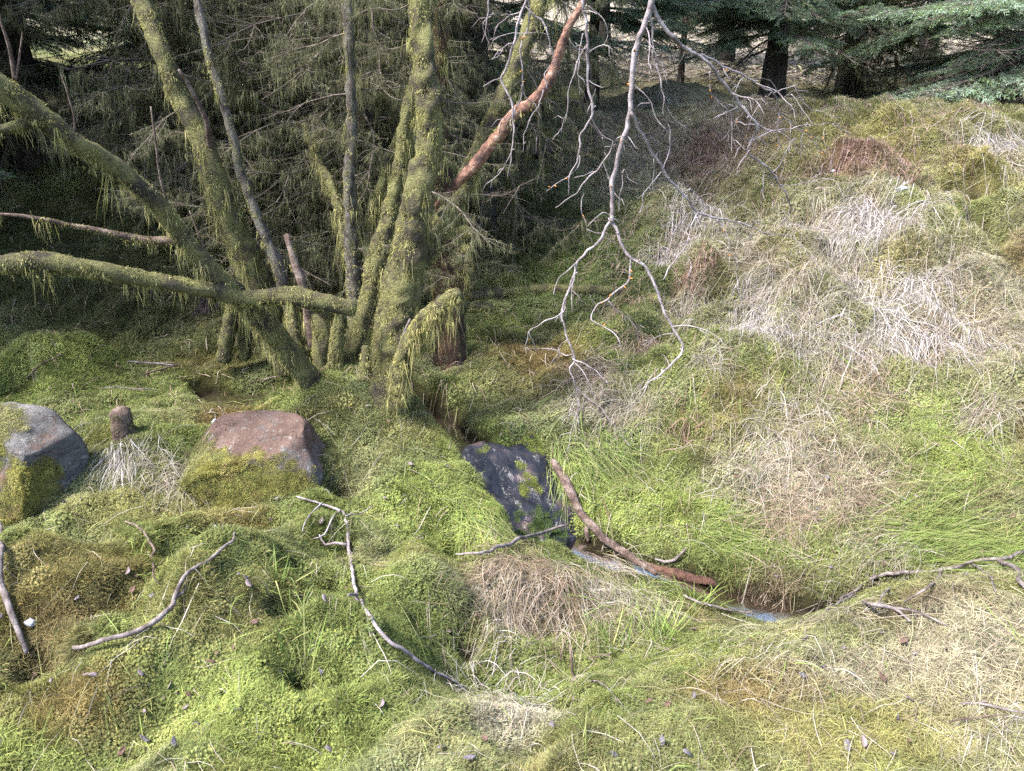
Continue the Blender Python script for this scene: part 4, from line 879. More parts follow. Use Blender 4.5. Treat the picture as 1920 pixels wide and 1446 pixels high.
# moss dome on the far bank
q = hit(1015, 285); v, f = blob((0.19, 0.19, 0.15), 3, lump=0.04); q = q + np.array([0, 0, 0.05])
o = obj('moss_mound', make_mesh('moss_mound', v, f), M['peat'], loc=tuple(q)); tag(o, 'round dark hummock domed with moss below the peeled branch', 'hummock')
cushion(o, v, f, 40, 0, 0.13, 0, (0.24, 0.26, 0.15), 2200, 0, [(0.13, 0.14, 0.03), (0.17, 0.17, 0.05)], jag=0.2)
# pale stones on the slope, pale pebbles in the moss
for k, (px, py, r, lab) in enumerate([(1690,358,.04,'white stone near the crest of the bank'), (1562,322,.02,'tiny pale stone on the upper bank'), (400,990,.022,'pale pebble in the moss below the stump'), (58,1170,.022,'pale pebble beside the thick left stick'), (405,795,.03,'grey stone behind the pinkish boulder')]):
    q = hit(px, py); v, f = blob((r, r * 0.8, r * 0.6), 60 + k, lump=0.03); tag(obj('stone', make_mesh('stone', v, f), M['stone'], loc=tuple(q + np.array([0, 0, r * 0.3]))), lab, 'stone')
# eroded peat scars
for k, (px, py, hx, hz, lab) in enumerate([(385,590,.10,.13,'wet black earth face under the crossing stems')]):
    q = hit(px, py); v, f = blob((hx, 0.12, hz), 80 + k, lump=0.24); tag(obj('peat_scar', make_mesh('peat_scar', v, f), M['peat'], loc=tuple(q + np.array([0, 0.045, -0.015]))), lab, 'earth')

# ------------------------------------------------------------------ hanging birch branches
root = thing('birch_tree', 'bare birch with pale grey-violet twigs hanging in front of the slope', 'tree', (2.3, -1.2, float(H(np.array([2.3]), np.array([-1.2]))[0]) - 0.03))
borg = np.array(root.location)
def lpath(L): return np.array(L, float)
mb = MB(); tube(mb, np.array([[2.3, -1.2, borg[2], .10], [2.2, -1.1, 1.2, .08], [2.0, -0.9, 2.4, .065], [1.9, -0.7, 3.6, .05], [1.8, -0.5, 5.0, .03]]), 12, 0.08, 0.006); obj('trunk', mb.mesh('trunk', borg), M['birch'], root)
YB = 2.15
def top_of(px, Y): return at(px, -60, Y)
limb = [np.array([2.0, -0.9, 2.4, .035]), np.array([1.6, 0.2, 2.75, .028]), np.array([1.1, 1.2, 2.7, .022]), np.array([0.62, 1.9, 2.35, .017]), np.array([*at(1224, -120, YB), .014]), np.array([*at(1222, -20, YB), wpx(18, 1222, 0, YB) / 2 * 0.66])]
mb = MB(); tube(mb, np.array(limb), 10, 0.06, 0.002); lo = obj('branch', mb.mesh('branch', borg), M['birch'], root)
limb2 = [np.array([1.1, 1.2, 2.7, .016]), np.array([0.6, 1.8, 2.55, .012]), np.array([*at(1098, -130, 2.25), .009]), np.array([*at(1096, -20, 2.25), .007])]
mb = MB(); tube(mb, np.array(limb2), 8, 0.06, 0.002); obj('branch', mb.mesh('branch', borg), M['birch'], root)
limb3 = [np.array([0.6, 1.8, 2.55, .010]), np.array([0.3, 2.1, 2.5, .008]), np.array([*at(990, -130, 2.3), .007]), np.array([*at(984, -20, 2.3), .006])]
mb = MB(); tube(mb, np.array(limb3), 8, 0.06, 0.002); obj('branch', mb.mesh('branch', borg), M['birch'], root)
limb4 = [np.array([0.3, 2.1, 2.5, .006]), np.array([*at(930, -140, 2.35), .005]), np.array([*at(918, -25, 2.35), .0045])]
mb = MB(); tube(mb, np.array(limb4), 7, 0.06, 0.001); obj('branch', mb.mesh('branch', borg), M['birch'], root)
B = [ # (depth at start, depth at end, [(px, py, w)...])
 (2.15, 2.15, [(1222,-20,18),(1222,0,18),(1205,45,16),(1192,90,16),(1186,150,15),(1180,210,14),(1166,270,13),(1152,320,12),(1145,370,12),(1143,415,13)]),
 (2.15, 2.05, [(1143,413,9),(1120,450,8),(1092,484,7),(1078,530,7),(1060,586,6),(1066,630,5),(1077,673,5),(1064,694,4),(1081,737,3),(1086,800,2)]),
 (2.15, 2.0, [(1143,413,10),(1160,445,9),(1183,480,9),(1215,510,8),(1238,545,8),(1250,590,7),(1272,640,6),(1270,665,6),(1245,695,5),(1220,720,4),(1203,752,3)]),
 (2.1, 2.1, [(1059,586,4),(1035,600,4),(1005,612,3),(989,622,3),(986,650,2)]), (2.1, 2.1, [(989,622,2.5),(996,640,2),(998,655,1.6)]),
 (2.05, 2.0, [(1077,673,4),(1113,690,3),(1128,705,3),(1140,722,2)]),
 (2.12, 2.0, [(1182,480,6),(1178,525,5),(1140,560,5),(1117,574,4),(1107,604,4),(1130,616,3),(1152,628,3),(1164,660,2)]),
 (2.12, 2.2, [(1242,522,4),(1268,482,4),(1290,446,4),(1306,398,4)]),
 (2.15, 2.3, [(1182,213,10),(1200,250,9),(1225,292,9),(1255,340,8),(1285,376,7),(1306,396,7),(1345,412,5),(1385,420,4),(1440,438,3),(1478,446,2)]),
 (2.2, 2.2, [(1345,412,4),(1358,432,4),(1366,460,3),(1378,505,2)]), (2.2, 2.2, [(1242,320,3),(1254,290,3),(1258,262,3),(1256,230,2)]), (2.2, 2.15, [(1242,318,3),(1215,350,3),(1202,382,2),(1195,405,1.6)]),
 (2.2, 2.2, [(1228,302,2.5),(1226,330,2),(1222,360,1.5)]), (2.2, 2.2, [(1200,350,2.5),(1180,335,2.5),(1170,320,2),(1165,360,2),(1160,395,1.6)]),
 (2.15, 2.4, [(1222,2,13),(1245,45,12),(1275,80,11),(1312,108,10),(1337,132,9),(1375,175,9),(1405,212,8),(1422,232,8),(1419,258,7),(1406,285,7),(1420,305,6),(1442,320,6),(1462,347,5),(1480,370,4),(1486,392,3),(1464,422,3),(1446,440,2)]),
 (2.25, 2.5, [(1316,106,7),(1370,130,6),(1410,152,6),(1452,172,5),(1457,190,4),(1460,208,4),(1480,235,3),(1510,252,3),(1540,262,2),(1560,285,2)]), (2.35, 2.35, [(1452,172,4),(1475,166,3),(1492,160,2)]), (2.35, 2.4, [(1490,161,3),(1505,185,2.6),(1518,202,2),(1540,213,2),(1575,225,1.6)]),
 (2.25, 2.3, [(1329,125,4),(1330,165,4),(1342,188,4),(1365,212,3.5),(1388,242,3),(1406,268,3)]), (2.35, 2.45, [(1424,233,5),(1450,247,4),(1480,245,3.5),(1512,234,3),(1560,234,2.2),(1594,252,1.6)]),
 (2.35, 2.35, [(1500,250,2.5),(1496,275,2.2),(1499,300,1.8)]), (2.35, 2.35, [(1520,256,2),(1535,275,2),(1556,290,1.6)]), (2.35, 2.3, [(1436,318,3),(1432,345,2.5),(1436,380,1.6)]), (2.35, 2.4, [(1440,330,3),(1462,336,2.5),(1476,340,1.6)]),
 (2.35, 2.35, [(1462,215,3),(1461,245,2.4),(1462,285,1.6)]),
 (2.25, 2.2, [(1096,-20,9),(1093,0,9),(1097,50,8),(1102,110,8),(1105,160,7),(1109,200,7),(1105,225,6),(1091,255,5),(1086,290,5),(1066,330,3),(1063,365,2)]),
 (2.22, 2.2, [(1106,222,4),(1128,250,4),(1153,267,4),(1140,293,4),(1120,320,4),(1092,357,3.5),(1066,375,2.6),(1043,390,2)]), (2.22, 2.2, [(1092,357,3),(1088,385,3),(1097,412,3),(1100,425,2)]), (2.22, 2.2, [(1100,425,2.4),(1118,434,2.2),(1140,438,2)]),
 (2.22, 2.2, [(1097,62,4),(1086,120,4),(1072,165,3.5),(1064,192,3),(1055,226,2)]), (2.22, 2.2, [(1105,215,3),(1113,190,3),(1117,165,2)]), (2.22, 2.2, [(1104,150,3),(1118,162,3),(1133,166,2)]),
 (2.2, 2.15, [(1153,267,3),(1175,250,3),(1182,215,2.5)]), (2.22, 2.2, [(1085,288,3),(1078,315,2.5),(1052,345,2),(1030,358,1.6)]),
 (2.3, 2.25, [(984,-20,8),(983,0,8),(975,40,7),(963,85,7),(948,125,7),(938,150,7),(942,168,6),(956,195,6),(963,232,5),(962,270,4),(956,305,3),(949,332,2)]), (2.3, 2.3, [(984,10,5),(1000,30,5),(1020,48,4.5),(1024,70,4),(1032,100,3),(1034,125,2)]),
 (2.3, 2.3, [(993,-10,5),(990,30,5),(981,80,5),(977,110,5),(979,160,4.5),(972,195,4),(950,235,2)]), (2.35, 2.35, [(918,-25,5),(917,30,4.5),(914,60,4),(921,90,2.5)]), (2.3, 2.28, [(1020,168,4),(1014,190,4),(997,218,3.5),(985,250,3),(981,285,2)]), (2.3, 2.3, [(1020,170,4),(1022,140,4),(1030,118,3)]),
 (2.3, 2.3, [(979,165,3),(985,185,3),(1003,195,3),(1010,222,2)]), (2.25, 2.25, [(1100,12,4),(1118,28,4),(1132,42,3.5),(1138,68,2.5),(1128,92,2)]), (2.25, 2.25, [(938,148,3),(920,156,3),(905,162,2)]),
 (2.15, 2.15, [(1219,22,7),(1222,60,6),(1230,110,5),(1240,160,4),(1246,215,2)]), (2.15, 2.12, [(1160,415,3),(1135,400,3),(1122,405,2.5),(1100,425,2)]), (2.2, 2.2, [(1408,285,3),(1385,310,2.5),(1380,330,2)])]
budmb = []
for k, (ya, yb, L) in enumerate(B):
    n = len(L); P = np.array([[*at(px, py, ya + (yb - ya) * i / (n - 1)), max(wpx(w, px, py, 2.2) / 2 * 0.66, 0.0009)] for i, (px, py, w) in enumerate(L)])
    mb = MB(); info = tube(mb, P, 8 if L[0][2] > 6 else 6, 0.009, 0.0014, 0.012, seed=k, wiggle=0.012)
    tw = obj('twig', mb.mesh('twig', borg), M['birch'], root)
    rg = np.random.default_rng(k); mb = MB(); nb = 0
    p, r = info[0], info[1]
    for i in range(5, len(p) - 3):                       # fine side twigs, hanging
        if rg.random() < 0.085 and r[i] > 0.0011:
            d = unit(np.array([rg.normal(0, 1), rg.normal(0, 0.6), -0.5 + rg.normal(0, .5)])); ln = rg.uniform(0.03, 0.2); pts = [p[i]]
            for j in range(5): d = unit(d + rg.normal(0, 0.28, 3) + np.array([0, 0, -0.12])); pts.append(pts[-1] + d * ln / 5)
            m2 = MB(); tube(m2, np.concatenate([np.array(pts), np.linspace(min(r[i] * 0.6, 0.002), 0.0008, 6)[:, None]], 1), 5, 0.012, 0.0006, 0.01, seed=k, wiggle=0.003)
            if ln > 0.07:
                for j in (2, 3, 4):
                    if rg.random() < 0.7:
                        e = unit(d + rg.normal(0, 0.8, 3)); l2 = ln * rg.uniform(0.2, 0.45); tube(m2, np.array([[*pts[j], 0.0010], [*(pts[j] + e * l2 * 0.5), 0.0009], [*(pts[j] + unit(e + np.array([0, 0, -0.4])) * l2), 0.0007]]), 4, 0.02)
            obj('side_twig', m2.mesh('side_twig', borg), M['birch'], tw)
    for i in range(4, len(p) - 2):                       # knobbly spur shoots
        if rg.random() < 0.16:
            d = unit(rg.normal(0, 1, 3)); tube(mb, np.array([[*p[i], r[i] * 0.9], [*(p[i] + d * (r[i] + 0.004)), 0.0018], [*(p[i] + d * (r[i] + 0.008)), 0.0012]]), 5, 0.01); nb += 1
    if nb: obj('spur_shoots', mb.mesh('spur_shoots', borg), M['bud'] if k % 3 == 0 else M['birch'], tw)['kind'] = 'stuff'

# ------------------------------------------------------------------ fallen sticks and roots
def ground_stick(name, label, L, mat, lift=0.012, cat='stick', sides=8, wig=0.011, moss=0):
    P = []
    for (px, py, w) in L:
        q = hit(px, py); d = np.linalg.norm(q - CAM); r = max(w * d / FPX / 2 * 0.68, 0.0014); P.append([q[0], q[1], q[2] + lift * 1.2 + 0.012 + r * 0.4, r])
    P = np.array(P); Q = resample(P, 0.05); Q[:, 2] = np.maximum(Q[:, 2], H(Q[:, 0], Q[:, 1]) + 0.018); P = np.concatenate([P[:1], Q[1:-1:2], P[-1:]])
    mb = MB(); info = tube(mb, P, sides, 0.02, 0.002, 0.02, seed=len(label), wiggle=wig)
    o = tag(obj(name, mb.mesh(name, P[0, :3]), mat, loc=tuple(P[0, :3])), label, cat); return o, P[0, :3], info
def sub_twig(parent, org, L, mat, lift=0.045):
    P = []
    for (px, py, w) in L:
        q = hit(px, py); d = np.linalg.norm(q - CAM); P.append([q[0], q[1], q[2] + lift, max(w * d / FPX / 2, 0.0013)])
    mb = MB(); tube(mb, np.array(P), 6, 0.02, 0.001, 0.02, seed=len(L), wiggle=0.004); obj('twig', mb.mesh('twig', org), mat, parent)
ground_stick('fallen_stick', 'thick grey stick lying at the left frame edge', [(8,1005,10),(8,1060,13),(15,1120,14),(30,1180,14),(48,1220,15),(58,1248,10)], M['stick'], 0.03)
o, g, _ = ground_stick('fallen_stick', 'long crooked grey stick lying between the two left hummocks', [(148,1243,10),(210,1225,12),(270,1205,13),(310,1180,13),(335,1140,12),(350,1108,10),(400,1070,9),(440,1035,7)], M['stick'], 0.03)
sub_twig(o, g, [(335,1142,7),(348,1134,6),(352,1120,3)], M['stick']); sub_twig(o, g, [(441,1035,5),(443,1018,4)], M['stick'])
o, g, _ = ground_stick('fallen_stick', 'long forked birch stick lying across the central foreground moss', [(875,1312,5),(830,1285,8),(780,1255,9),(730,1222,10),(695,1175,9),(668,1135,9),(662,1090,9),(655,1045,9),(655,1010,8),(640,975,7),(605,960,6),(560,948,4)], M['birch'], 0.025)
sub_twig(o, g, [(652,1040,7),(630,1036,5),(612,1040,4),(600,1020,3)], M['birch']); sub_twig(o, g, [(668,1135,6),(655,1137,4)], M['birch']); sub_twig(o, g, [(640,975,4),(625,990,3),(610,1020,3),(590,1028,2)], M['birch']); sub_twig(o, g, [(605,960,4),(578,990,3),(570,1015,2)], M['birch']); sub_twig(o, g, [(650,985,3),(680,980,2),(700,965,2)], M['birch'])
ground_stick('fallen_stick', 'thin dark twig below the small brown stump', [(240,990,4),(270,1015,5),(290,1045,6),(290,1075,5),(298,1110,3)], M['brownwood'], 0.02)
o, g, _ = ground_stick('driftwood_log', 'weathered brown root-log lying along the right edge of the wet slab', [(1035,885,16),(1050,910,26),(1068,945,26),(1082,975,22),(1098,1003,20),(1120,1022,22),(1150,1045,22),(1190,1072,18),(1225,1100,14)], M['brownwood'], 0.04, cat='log', sides=12)
sub_twig(o, g, [(1098,1000,10),(1100,1012,9),(1102,1025,5)], M['brownwood'], 0.03)
ground_stick('fallen_stick', 'pale stick bridging the foot of the wet slab', [(855,1062,5),(900,1062,8),(940,1050,10),(985,1032,9),(1025,1018,8),(1065,1005,6)], M['stick'], 0.04)
ground_stick('rotten_log', 'red-brown rotten wood lying in the lower stream channel', [(1205,1062,14),(1245,1078,24),(1290,1090,26),(1330,1100,20),(1345,1106,10)], M['rot'], 0.0, cat='log', sides=12)
ground_stick('fallen_stick', 'dead stick hanging over the lower stream', [(1225,1065,5),(1255,1070,9),(1275,1055,7),(1285,1045,4)], M['stick'], 0.03)
ground_stick('fallen_stick', 'thin stick lying in the moss below the stream', [(1280,1130,5),(1310,1145,7),(1360,1155,6),(1412,1165,4)], M['stick'], 0.02)
o, g, _ = ground_stick('bramble_root', 'twisted grey-brown root straggling along the right bank edge', [(1985,1030,7),(1920,1045,8),(1870,1070,9),(1820,1072,8),(1760,1085,9),(1700,1090,10),(1640,1095,9),(1600,1108,7),(1588,1130,6),(1550,1160,4)], M['stick'], 0.025, cat='root', wig=0.014)
for L in ([(1870,1070,7),(1900,1085,8),(1905,1110,8),(1920,1125,7)], [(1590,1135,6),(1620,1150,7),(1670,1160,6),(1700,1185,4)], [(1600,1130,6),(1570,1150,5),(1545,1165,3)], [(1670,1160,4),(1720,1170,4),(1770,1195,2)], [(1760,1090,5),(1740,1120,4),(1690,1150,3)], [(1700,1100,5),(1660,1125,4),(1640,1160,3)], [(1820,1075,4),(1850,1100,3),(1860,1130,2)]): sub_twig(o, g, L, M['stick'], 0.04)
for L, lab in [([(240,690,3),(280,690,5),(330,695,3)], 'pale dead twig on the shaded moss behind the stump'), ([(270,715,3),(300,703,5),(335,697,4)], 'forked pale twig left of the dark pool'), ([(52,720,4),(85,695,4),(118,678,3)], 'dark twig lying on the bright moss mound'), ([(190,742,2.5),(240,740,3),(300,744,2)], 'thin twig lying in front of the bright moss mound'), ([(470,728,3),(500,722,4),(530,715,3)], 'pale twig over the dark pool'),
               ([(1068,1225,5),(1072,1260,6),(1075,1330,5)], 'blackened twig standing in the hollow, lower centre'), ([(1100,1250,4),(1130,1243,5),(1150,1238,4)], 'short blackened twig in the hollow beside the rushes'), ([(1068,1292,4),(1110,1295,4),(1140,1310,3),(1155,1330,2)], 'pale crooked twig in the hollow'), ([(1047,1250,4),(1055,1230,5),(1062,1205,3)], 'short dark twig below the dead grass mound'),
               ([(1790,1340,4),(1850,1345,6),(1918,1362,5)], 'pale twig on the near right bank'), ([(1770,1375,4),(1830,1365,4),(1880,1362,3)], 'thin brown twig below the pale twig on the near right bank'), ([(1080,740,5),(1120,775,5),(1150,810,4),(1180,850,3)], 'slanting twig resting on the slope under the hanging birch twigs'), ([(890,880,3),(905,900,3),(920,905,2)], 'tiny twig on the upper slab moss')]:
    ground_stick('twig', lab, L, M['brownwood'] if 'dark' in lab or 'black' in lab or 'brown' in lab else M['stick'], 0.02, cat='twig', sides=6)

# ------------------------------------------------------------------ grass
def drape_tuft(mb, c, n, Ln, spread, heading, hspread, lift, cols, w=0.0035, seed=0, K=7, root=0.04, upright=0.0, hollow=False):
    """blades rooted round c, arching over and lying down along the ground"""
    rg = np.random.default_rng(seed); a = heading + rg.normal(0, hspread, n); L = Ln * rg.uniform(0.45, 1.2, n)
    x0 = c[0] + rg.normal(0, root, n); y0 = c[1] + rg.normal(0, root, n)
    if hollow:
        e = 0.14; cv = H(x0, y0) - (H(x0 + e, y0) + H(x0 - e, y0) + H(x0, y0 + e) + H(x0, y0 - e)) / 4
        kk = cv < 0.012 + 0.012 * rg.random(n); x0, y0, a, L = x0[kk], y0[kk], a[kk], L[kk]; n = len(x0)
    s = np.linspace(0, 1, K); curl = rg.normal(0, 0.33, n)
    a = a + 1.1 * noise2(x0, y0, 0.16, 77); ang = a[:, None] + curl[:, None] * s[None]
    st = L[:, None] / (K - 1) * np.ones(K)[None]; st[:, 0] = 0
    X = x0[:, None] + np.cumsum(np.cos(ang) * st, 1) * (1 - upright); Y = y0[:, None] + np.cumsum(np.sin(ang) * st, 1) * (1 - upright)
    hh = lift * rg.uniform(0.2, 1.3, n)
    Z = H(X, Y) + hh[:, None] * np.sin(np.clip(s * 1.15, 0, 1) * math.pi * (1 - 0.5 * upright))[None] + 0.006 + rg.uniform(0, 0.012, n)[:, None] + upright * (L[:, None] * s[None]) * 0.75
    P = np.stack([X, Y, Z], -1); side = unit(np.stack([-np.sin(a), np.cos(a), rg.normal(0, 0.5, n)], 1))
    col = np.asarray(cols)[rg.integers(0, len(cols), n)] * rg.uniform(0.7, 1.3, n)[:, None]
    ribbons(mb, P, w * rg.uniform(0.6, 1.4, n), side, col)
STRAW = [(0.27, 0.235, 0.19), (0.235, 0.195, 0.15), (0.31, 0.275, 0.235), (0.18, 0.135, 0.10), (0.19, 0.18, 0.095)]
WHITE = [(0.36, 0.325, 0.315), (0.30, 0.265, 0.245), (0.41, 0.38, 0.375), (0.21, 0.17, 0.14), (0.25, 0.22, 0.17)]
GREENB = [(0.13, 0.18, 0.04), (0.17, 0.22, 0.05), (0.10, 0.14, 0.03), (0.22, 0.22, 0.08)]
BROWNB = [(0.20, 0.14, 0.095), (0.25, 0.185, 0.13), (0.15, 0.10, 0.065), (0.28, 0.225, 0.17)]
DOWN = -math.pi / 2
# (px, py, count, length, heading, spread, lift, colours, label)
tufts = [
 (1300,385,420,.34,DOWN,.75,.07,WHITE,'bluish-white grass tuft under the end of the hanging birch twig'),
 (1505,378,300,.34,DOWN-.3,.7,.07,STRAW,'domed straw grass tuft left of the largest white tuft'),
 (1660,385,520,.42,DOWN-.55,.6,.08,WHITE,'largest white grass tuft sprawling below the white stone'),
 (1590,430,300,.40,DOWN-.3,.6,.06,WHITE,'white grass spilling down just below the largest white tuft'),
 (1720,400,260,.34,DOWN,.6,.06,STRAW,'straw grass at the right side of the largest white tuft'),
 (1790,420,240,.36,DOWN+.1,.5,.05,STRAW,'straw grass hanging beside the crumbling peat edge'),
 (1860,255,360,.45,DOWN+.7,.5,.05,WHITE,'pale grass draped over the crest at the upper right'),
 (1900,300,260,.42,DOWN+.5,.6,.05,STRAW,'straw grass at the right frame edge below the crest'),
 (1560,490,300,.38,DOWN-.5,.7,.06,STRAW,'combed straw grass above the middle of the slope'),
 (1480,530,340,.42,DOWN-.9,.6,.09,STRAW,'greenish straw tuft arching over beside the red-topped hummock'),
 (1690,520,420,.42,DOWN,.5,.06,WHITE,'upper white grass fall on the right of the slope'),
 (1740,590,460,.40,DOWN-.1,.45,.05,WHITE,'lower white grass fall on the right of the slope'),
 (1545,560,380,.40,DOWN,1.1,.10,STRAW,'wide straw tuft domed over the hummock in mid slope'),
 (1440,610,420,.34,DOWN-.1,.5,.06,WHITE,'white grass tuft fanned out left of mid slope'),
 (1370,620,220,.30,DOWN-.3,.6,.05,STRAW,'thin straw grass left of the fanned white tuft'),
 (1620,610,300,.36,DOWN-.6,.7,.06,WHITE,'white grass swirling right of the wide domed tuft'),
 (1520,660,240,.30,DOWN,.9,.05,STRAW,'straw grass trailing below the wide domed tuft'),
 (1250,430,240,.36,DOWN-.2,.8,.06,BROWNB,'brownish grass under the birch twigs at the shade edge'),
 (1340,450,260,.36,DOWN+.2,.8,.06,STRAW,'straw grass just below the bluish-white tuft'),
 (1250,490,200,.30,DOWN,.6,.05,WHITE,'pale grass hanging left of the red-topped hummock'),
 (1160,745,300,.34,DOWN-.9,.5,.05,STRAW,'flattened straw grass on the slope right of the dark channel'),
 (1110,700,200,.24,DOWN,.8,.05,BROWNB,'brown grass above the flattened straw by the channel'),
 (1200,640,180,.28,DOWN,.8,.05,BROWNB,'brown grass beneath the looping birch twigs'),
 (1850,640,240,.36,DOWN-.4,.6,.05,STRAW,'straw grass at the far right, half way up'),
 (1430,860,220,.30,DOWN-.3,.9,.04,STRAW,'scattered dry grass low on the slope, left of the green patch'),
 (1500,760,220,.30,DOWN,.9,.04,STRAW,'dry grass just left of the dark green patch'),
 (1600,920,220,.32,DOWN+.3,.9,.04,BROWNB,'brown dry grass below the dark green patch'),
 (1460,960,180,.30,DOWN,.9,.04,BROWNB,'brown dry grass above the green stream bank'),
 (1000,1075,420,.30,DOWN-.6,.6,.05,BROWNB,'flattened brown grass mat on the mound below the slab'),
 (950,1120,130,.2,DOWN+.3,.6,.04,STRAW,'pale dead grass on the lower face of the mound below the slab'),
 (1120,1110,300,.30,DOWN+.4,.5,.05,STRAW,'dead grass hanging over the hollow right of the mound'),
 (930,1290,260,.20,DOWN+.5,1.2,.05,WHITE,'bleached grass scrap at the lower centre'),
 (985,1335,180,.20,DOWN+1.3,.8,.03,WHITE,'bleached grass trailing right of the lower-centre scrap'),
 (240,850,90,.22,DOWN+.45,.22,.04,WHITE,'grey-white grass bundle hanging below the small stump'),
 (330,890,160,.26,DOWN+.5,.9,.04,STRAW,'dry grass in front of the pinkish boulder'),
 (1650,1110,220,.22,DOWN-.8,.8,.05,STRAW,'dry grass caught in the twisted root'),
 (1560,1160,150,.20,DOWN+.2,.7,.04,STRAW,'dry grass overhanging the stream mouth at the right bank'),
 (1400,1230,220,.22,DOWN-.8,.9,.04,STRAW,'dry grass along the lip of the near right bank'),
 (1880,1370,140,.22,DOWN,1.2,.03,WHITE,'bleached grass at the lower right corner'),
 (1240,185,220,.34,DOWN,1.0,.06,STRAW,'pale grass on the knoll below the far grass gap'),
 (1330,200,180,.30,DOWN,1.0,.05,BROWNB,'brown grass at the right of the knoll'),
 (1440,1092,70,.13,DOWN,1.2,.03,BROWNB,'red-brown matted debris hanging over the stream bend'),
 (1290,560,200,.28,DOWN-.2,.9,.05,STRAW,'straw grass at the left foot of the red-topped hummock'),
 (1400,545,200,.30,DOWN+.3,.8,.05,WHITE,'pale grass at the right foot of the red-topped hummock'),
 (1330,680,180,.26,DOWN,.9,.04,STRAW,'thin straw below the looping twig end'),
 (1620,720,220,.30,DOWN+.1,.9,.04,BROWNB,'brown grass above the dark green patch'),
 (1800,540,240,.32,DOWN-.1,.7,.05,STRAW,'straw grass right of the upper white grass fall'),
 (1450,440,220,.30,DOWN,.8,.05,STRAW,'straw grass between the bluish-white tuft and the largest tuft'),
 (1850,760,200,.30,DOWN-.2,.9,.04,STRAW,'straw grass at the right frame edge in mid slope'),
 (1180,560,160,.28,DOWN,.9,.04,BROWNB,'brown grass right of the fallen pole'),
 (1060,860,90,.42,DOWN+.55,.18,.08,GREENB,'long green grass arching over the top of the slab'),
 (1140,840,70,.40,DOWN+1.0,.3,.06,GREENB,'green grass blades right of the slab top'),
 (880,960,70,.45,DOWN+1.0,.3,.05,GREENB,'green blades combed over the bright moss left of the slab'),
 (1700,1000,260,.55,DOWN+1.45,.2,.05,GREENB,'long green grass combed to the right along the bank foot'),
 (1820,1040,260,.50,DOWN+1.5,.25,.05,GREENB,'dark green grass sweep at the right frame edge'),
 (1340,990,120,.40,DOWN+1.2,.3,.04,GREENB,'short green grass sweep above the lower stream'),
 (1190,1110,40,.30,DOWN+.9,.4,.06,GREENB,'green blades trailing over the lower stream'),
 (1130,1060,90,.36,DOWN+.7,.3,.06,STRAW,'dry stems along the foot of the root-log'),
]
for k, (px, py, n, Ln, hd, sp, lift, cols, lab) in enumerate(tufts):
    q = hit(px, py); mb = MB()
    wide = 0.125 if n > 200 else 0.06
    if q[1] < 2.1: n = int(n * 0.4)
    drape_tuft(mb, q, int(n * 2.1), Ln * 0.74, 0, hd, sp * 1.35, lift * 0.7, cols, w=0.0010 * (0.8 + 0.36 * q[1]), seed=500 + k, root=wide, hollow=(q[1] > 3.3 and q[0] > 0.5))
    tag(obj('grass_tuft', mb.mesh('grass_tuft', q), M['blade'], loc=tuple(q)), lab, 'grass', 'grass tufts')
# upright green rushes
for k, (px, py, n, Ln, sp, lab) in enumerate([(1245,1195,60,.30,1.3,'upright green rush tuft in the hollow below the stream'), (1150,1205,40,.26,1.2,'smaller yellow-green rush tuft left of the rushes in the hollow'), (525,1080,45,.24,1.0,'green rush tuft beside the central left hummock'), (400,905,18,.22,.6,'few upright green blades in front of the pinkish boulder'), (555,1200,26,.24,1.2,'green blades in the dark gap between the hummocks'), (1310,1140,24,.26,1.0,'sparse green rushes right of the rush tuft'), (1010,860,22,.25,.8,'green blades at the head of the slab')]):
    q = hit(px, py); mb = MB()
    drape_tuft(mb, q, n, Ln, 0, 0, 3.2, 0.01, GREENB, w=0.0042, seed=700 + k, root=0.035, upright=0.6)
    tag(obj('rush_tuft', mb.mesh('rush_tuft', q), M['blade'], loc=tuple(q)), lab, 'rushes', 'green rushes')
# red-brown dead bracken
for k, (px, py, n, lab) in enumerate([(1310,300,260,'dark red-brown bracken heap on the upper left of the bank'), (1600,280,200,'rusty bracken patch near the bank crest'), (1400,250,200,'purplish dead heather along the crest'), (1200,220,180,'dead brown heather left of the crest'), (1305,510,160,'reddish dead stems capping the round hummock'), (1690,330,120,'rusty stems beside the white stone'), (1290,800,60,'rusty sprig low on the slope')]):
    q = hit(px, py); mb = MB()
    drape_tuft(mb, q, n, 0.12, 0, 0, 3.2, 0.035, [(0.12, 0.06, 0.048), (0.16, 0.09, 0.07), (0.20, 0.13, 0.105), (0.12, 0.09, 0.05)], w=0.004, seed=800 + k, root=0.13 if k < 4 else 0.06)
    tag(obj('dead_bracken', mb.mesh('dead_bracken', q), M['blade'], loc=tuple(q)), lab, 'bracken', 'dead bracken')

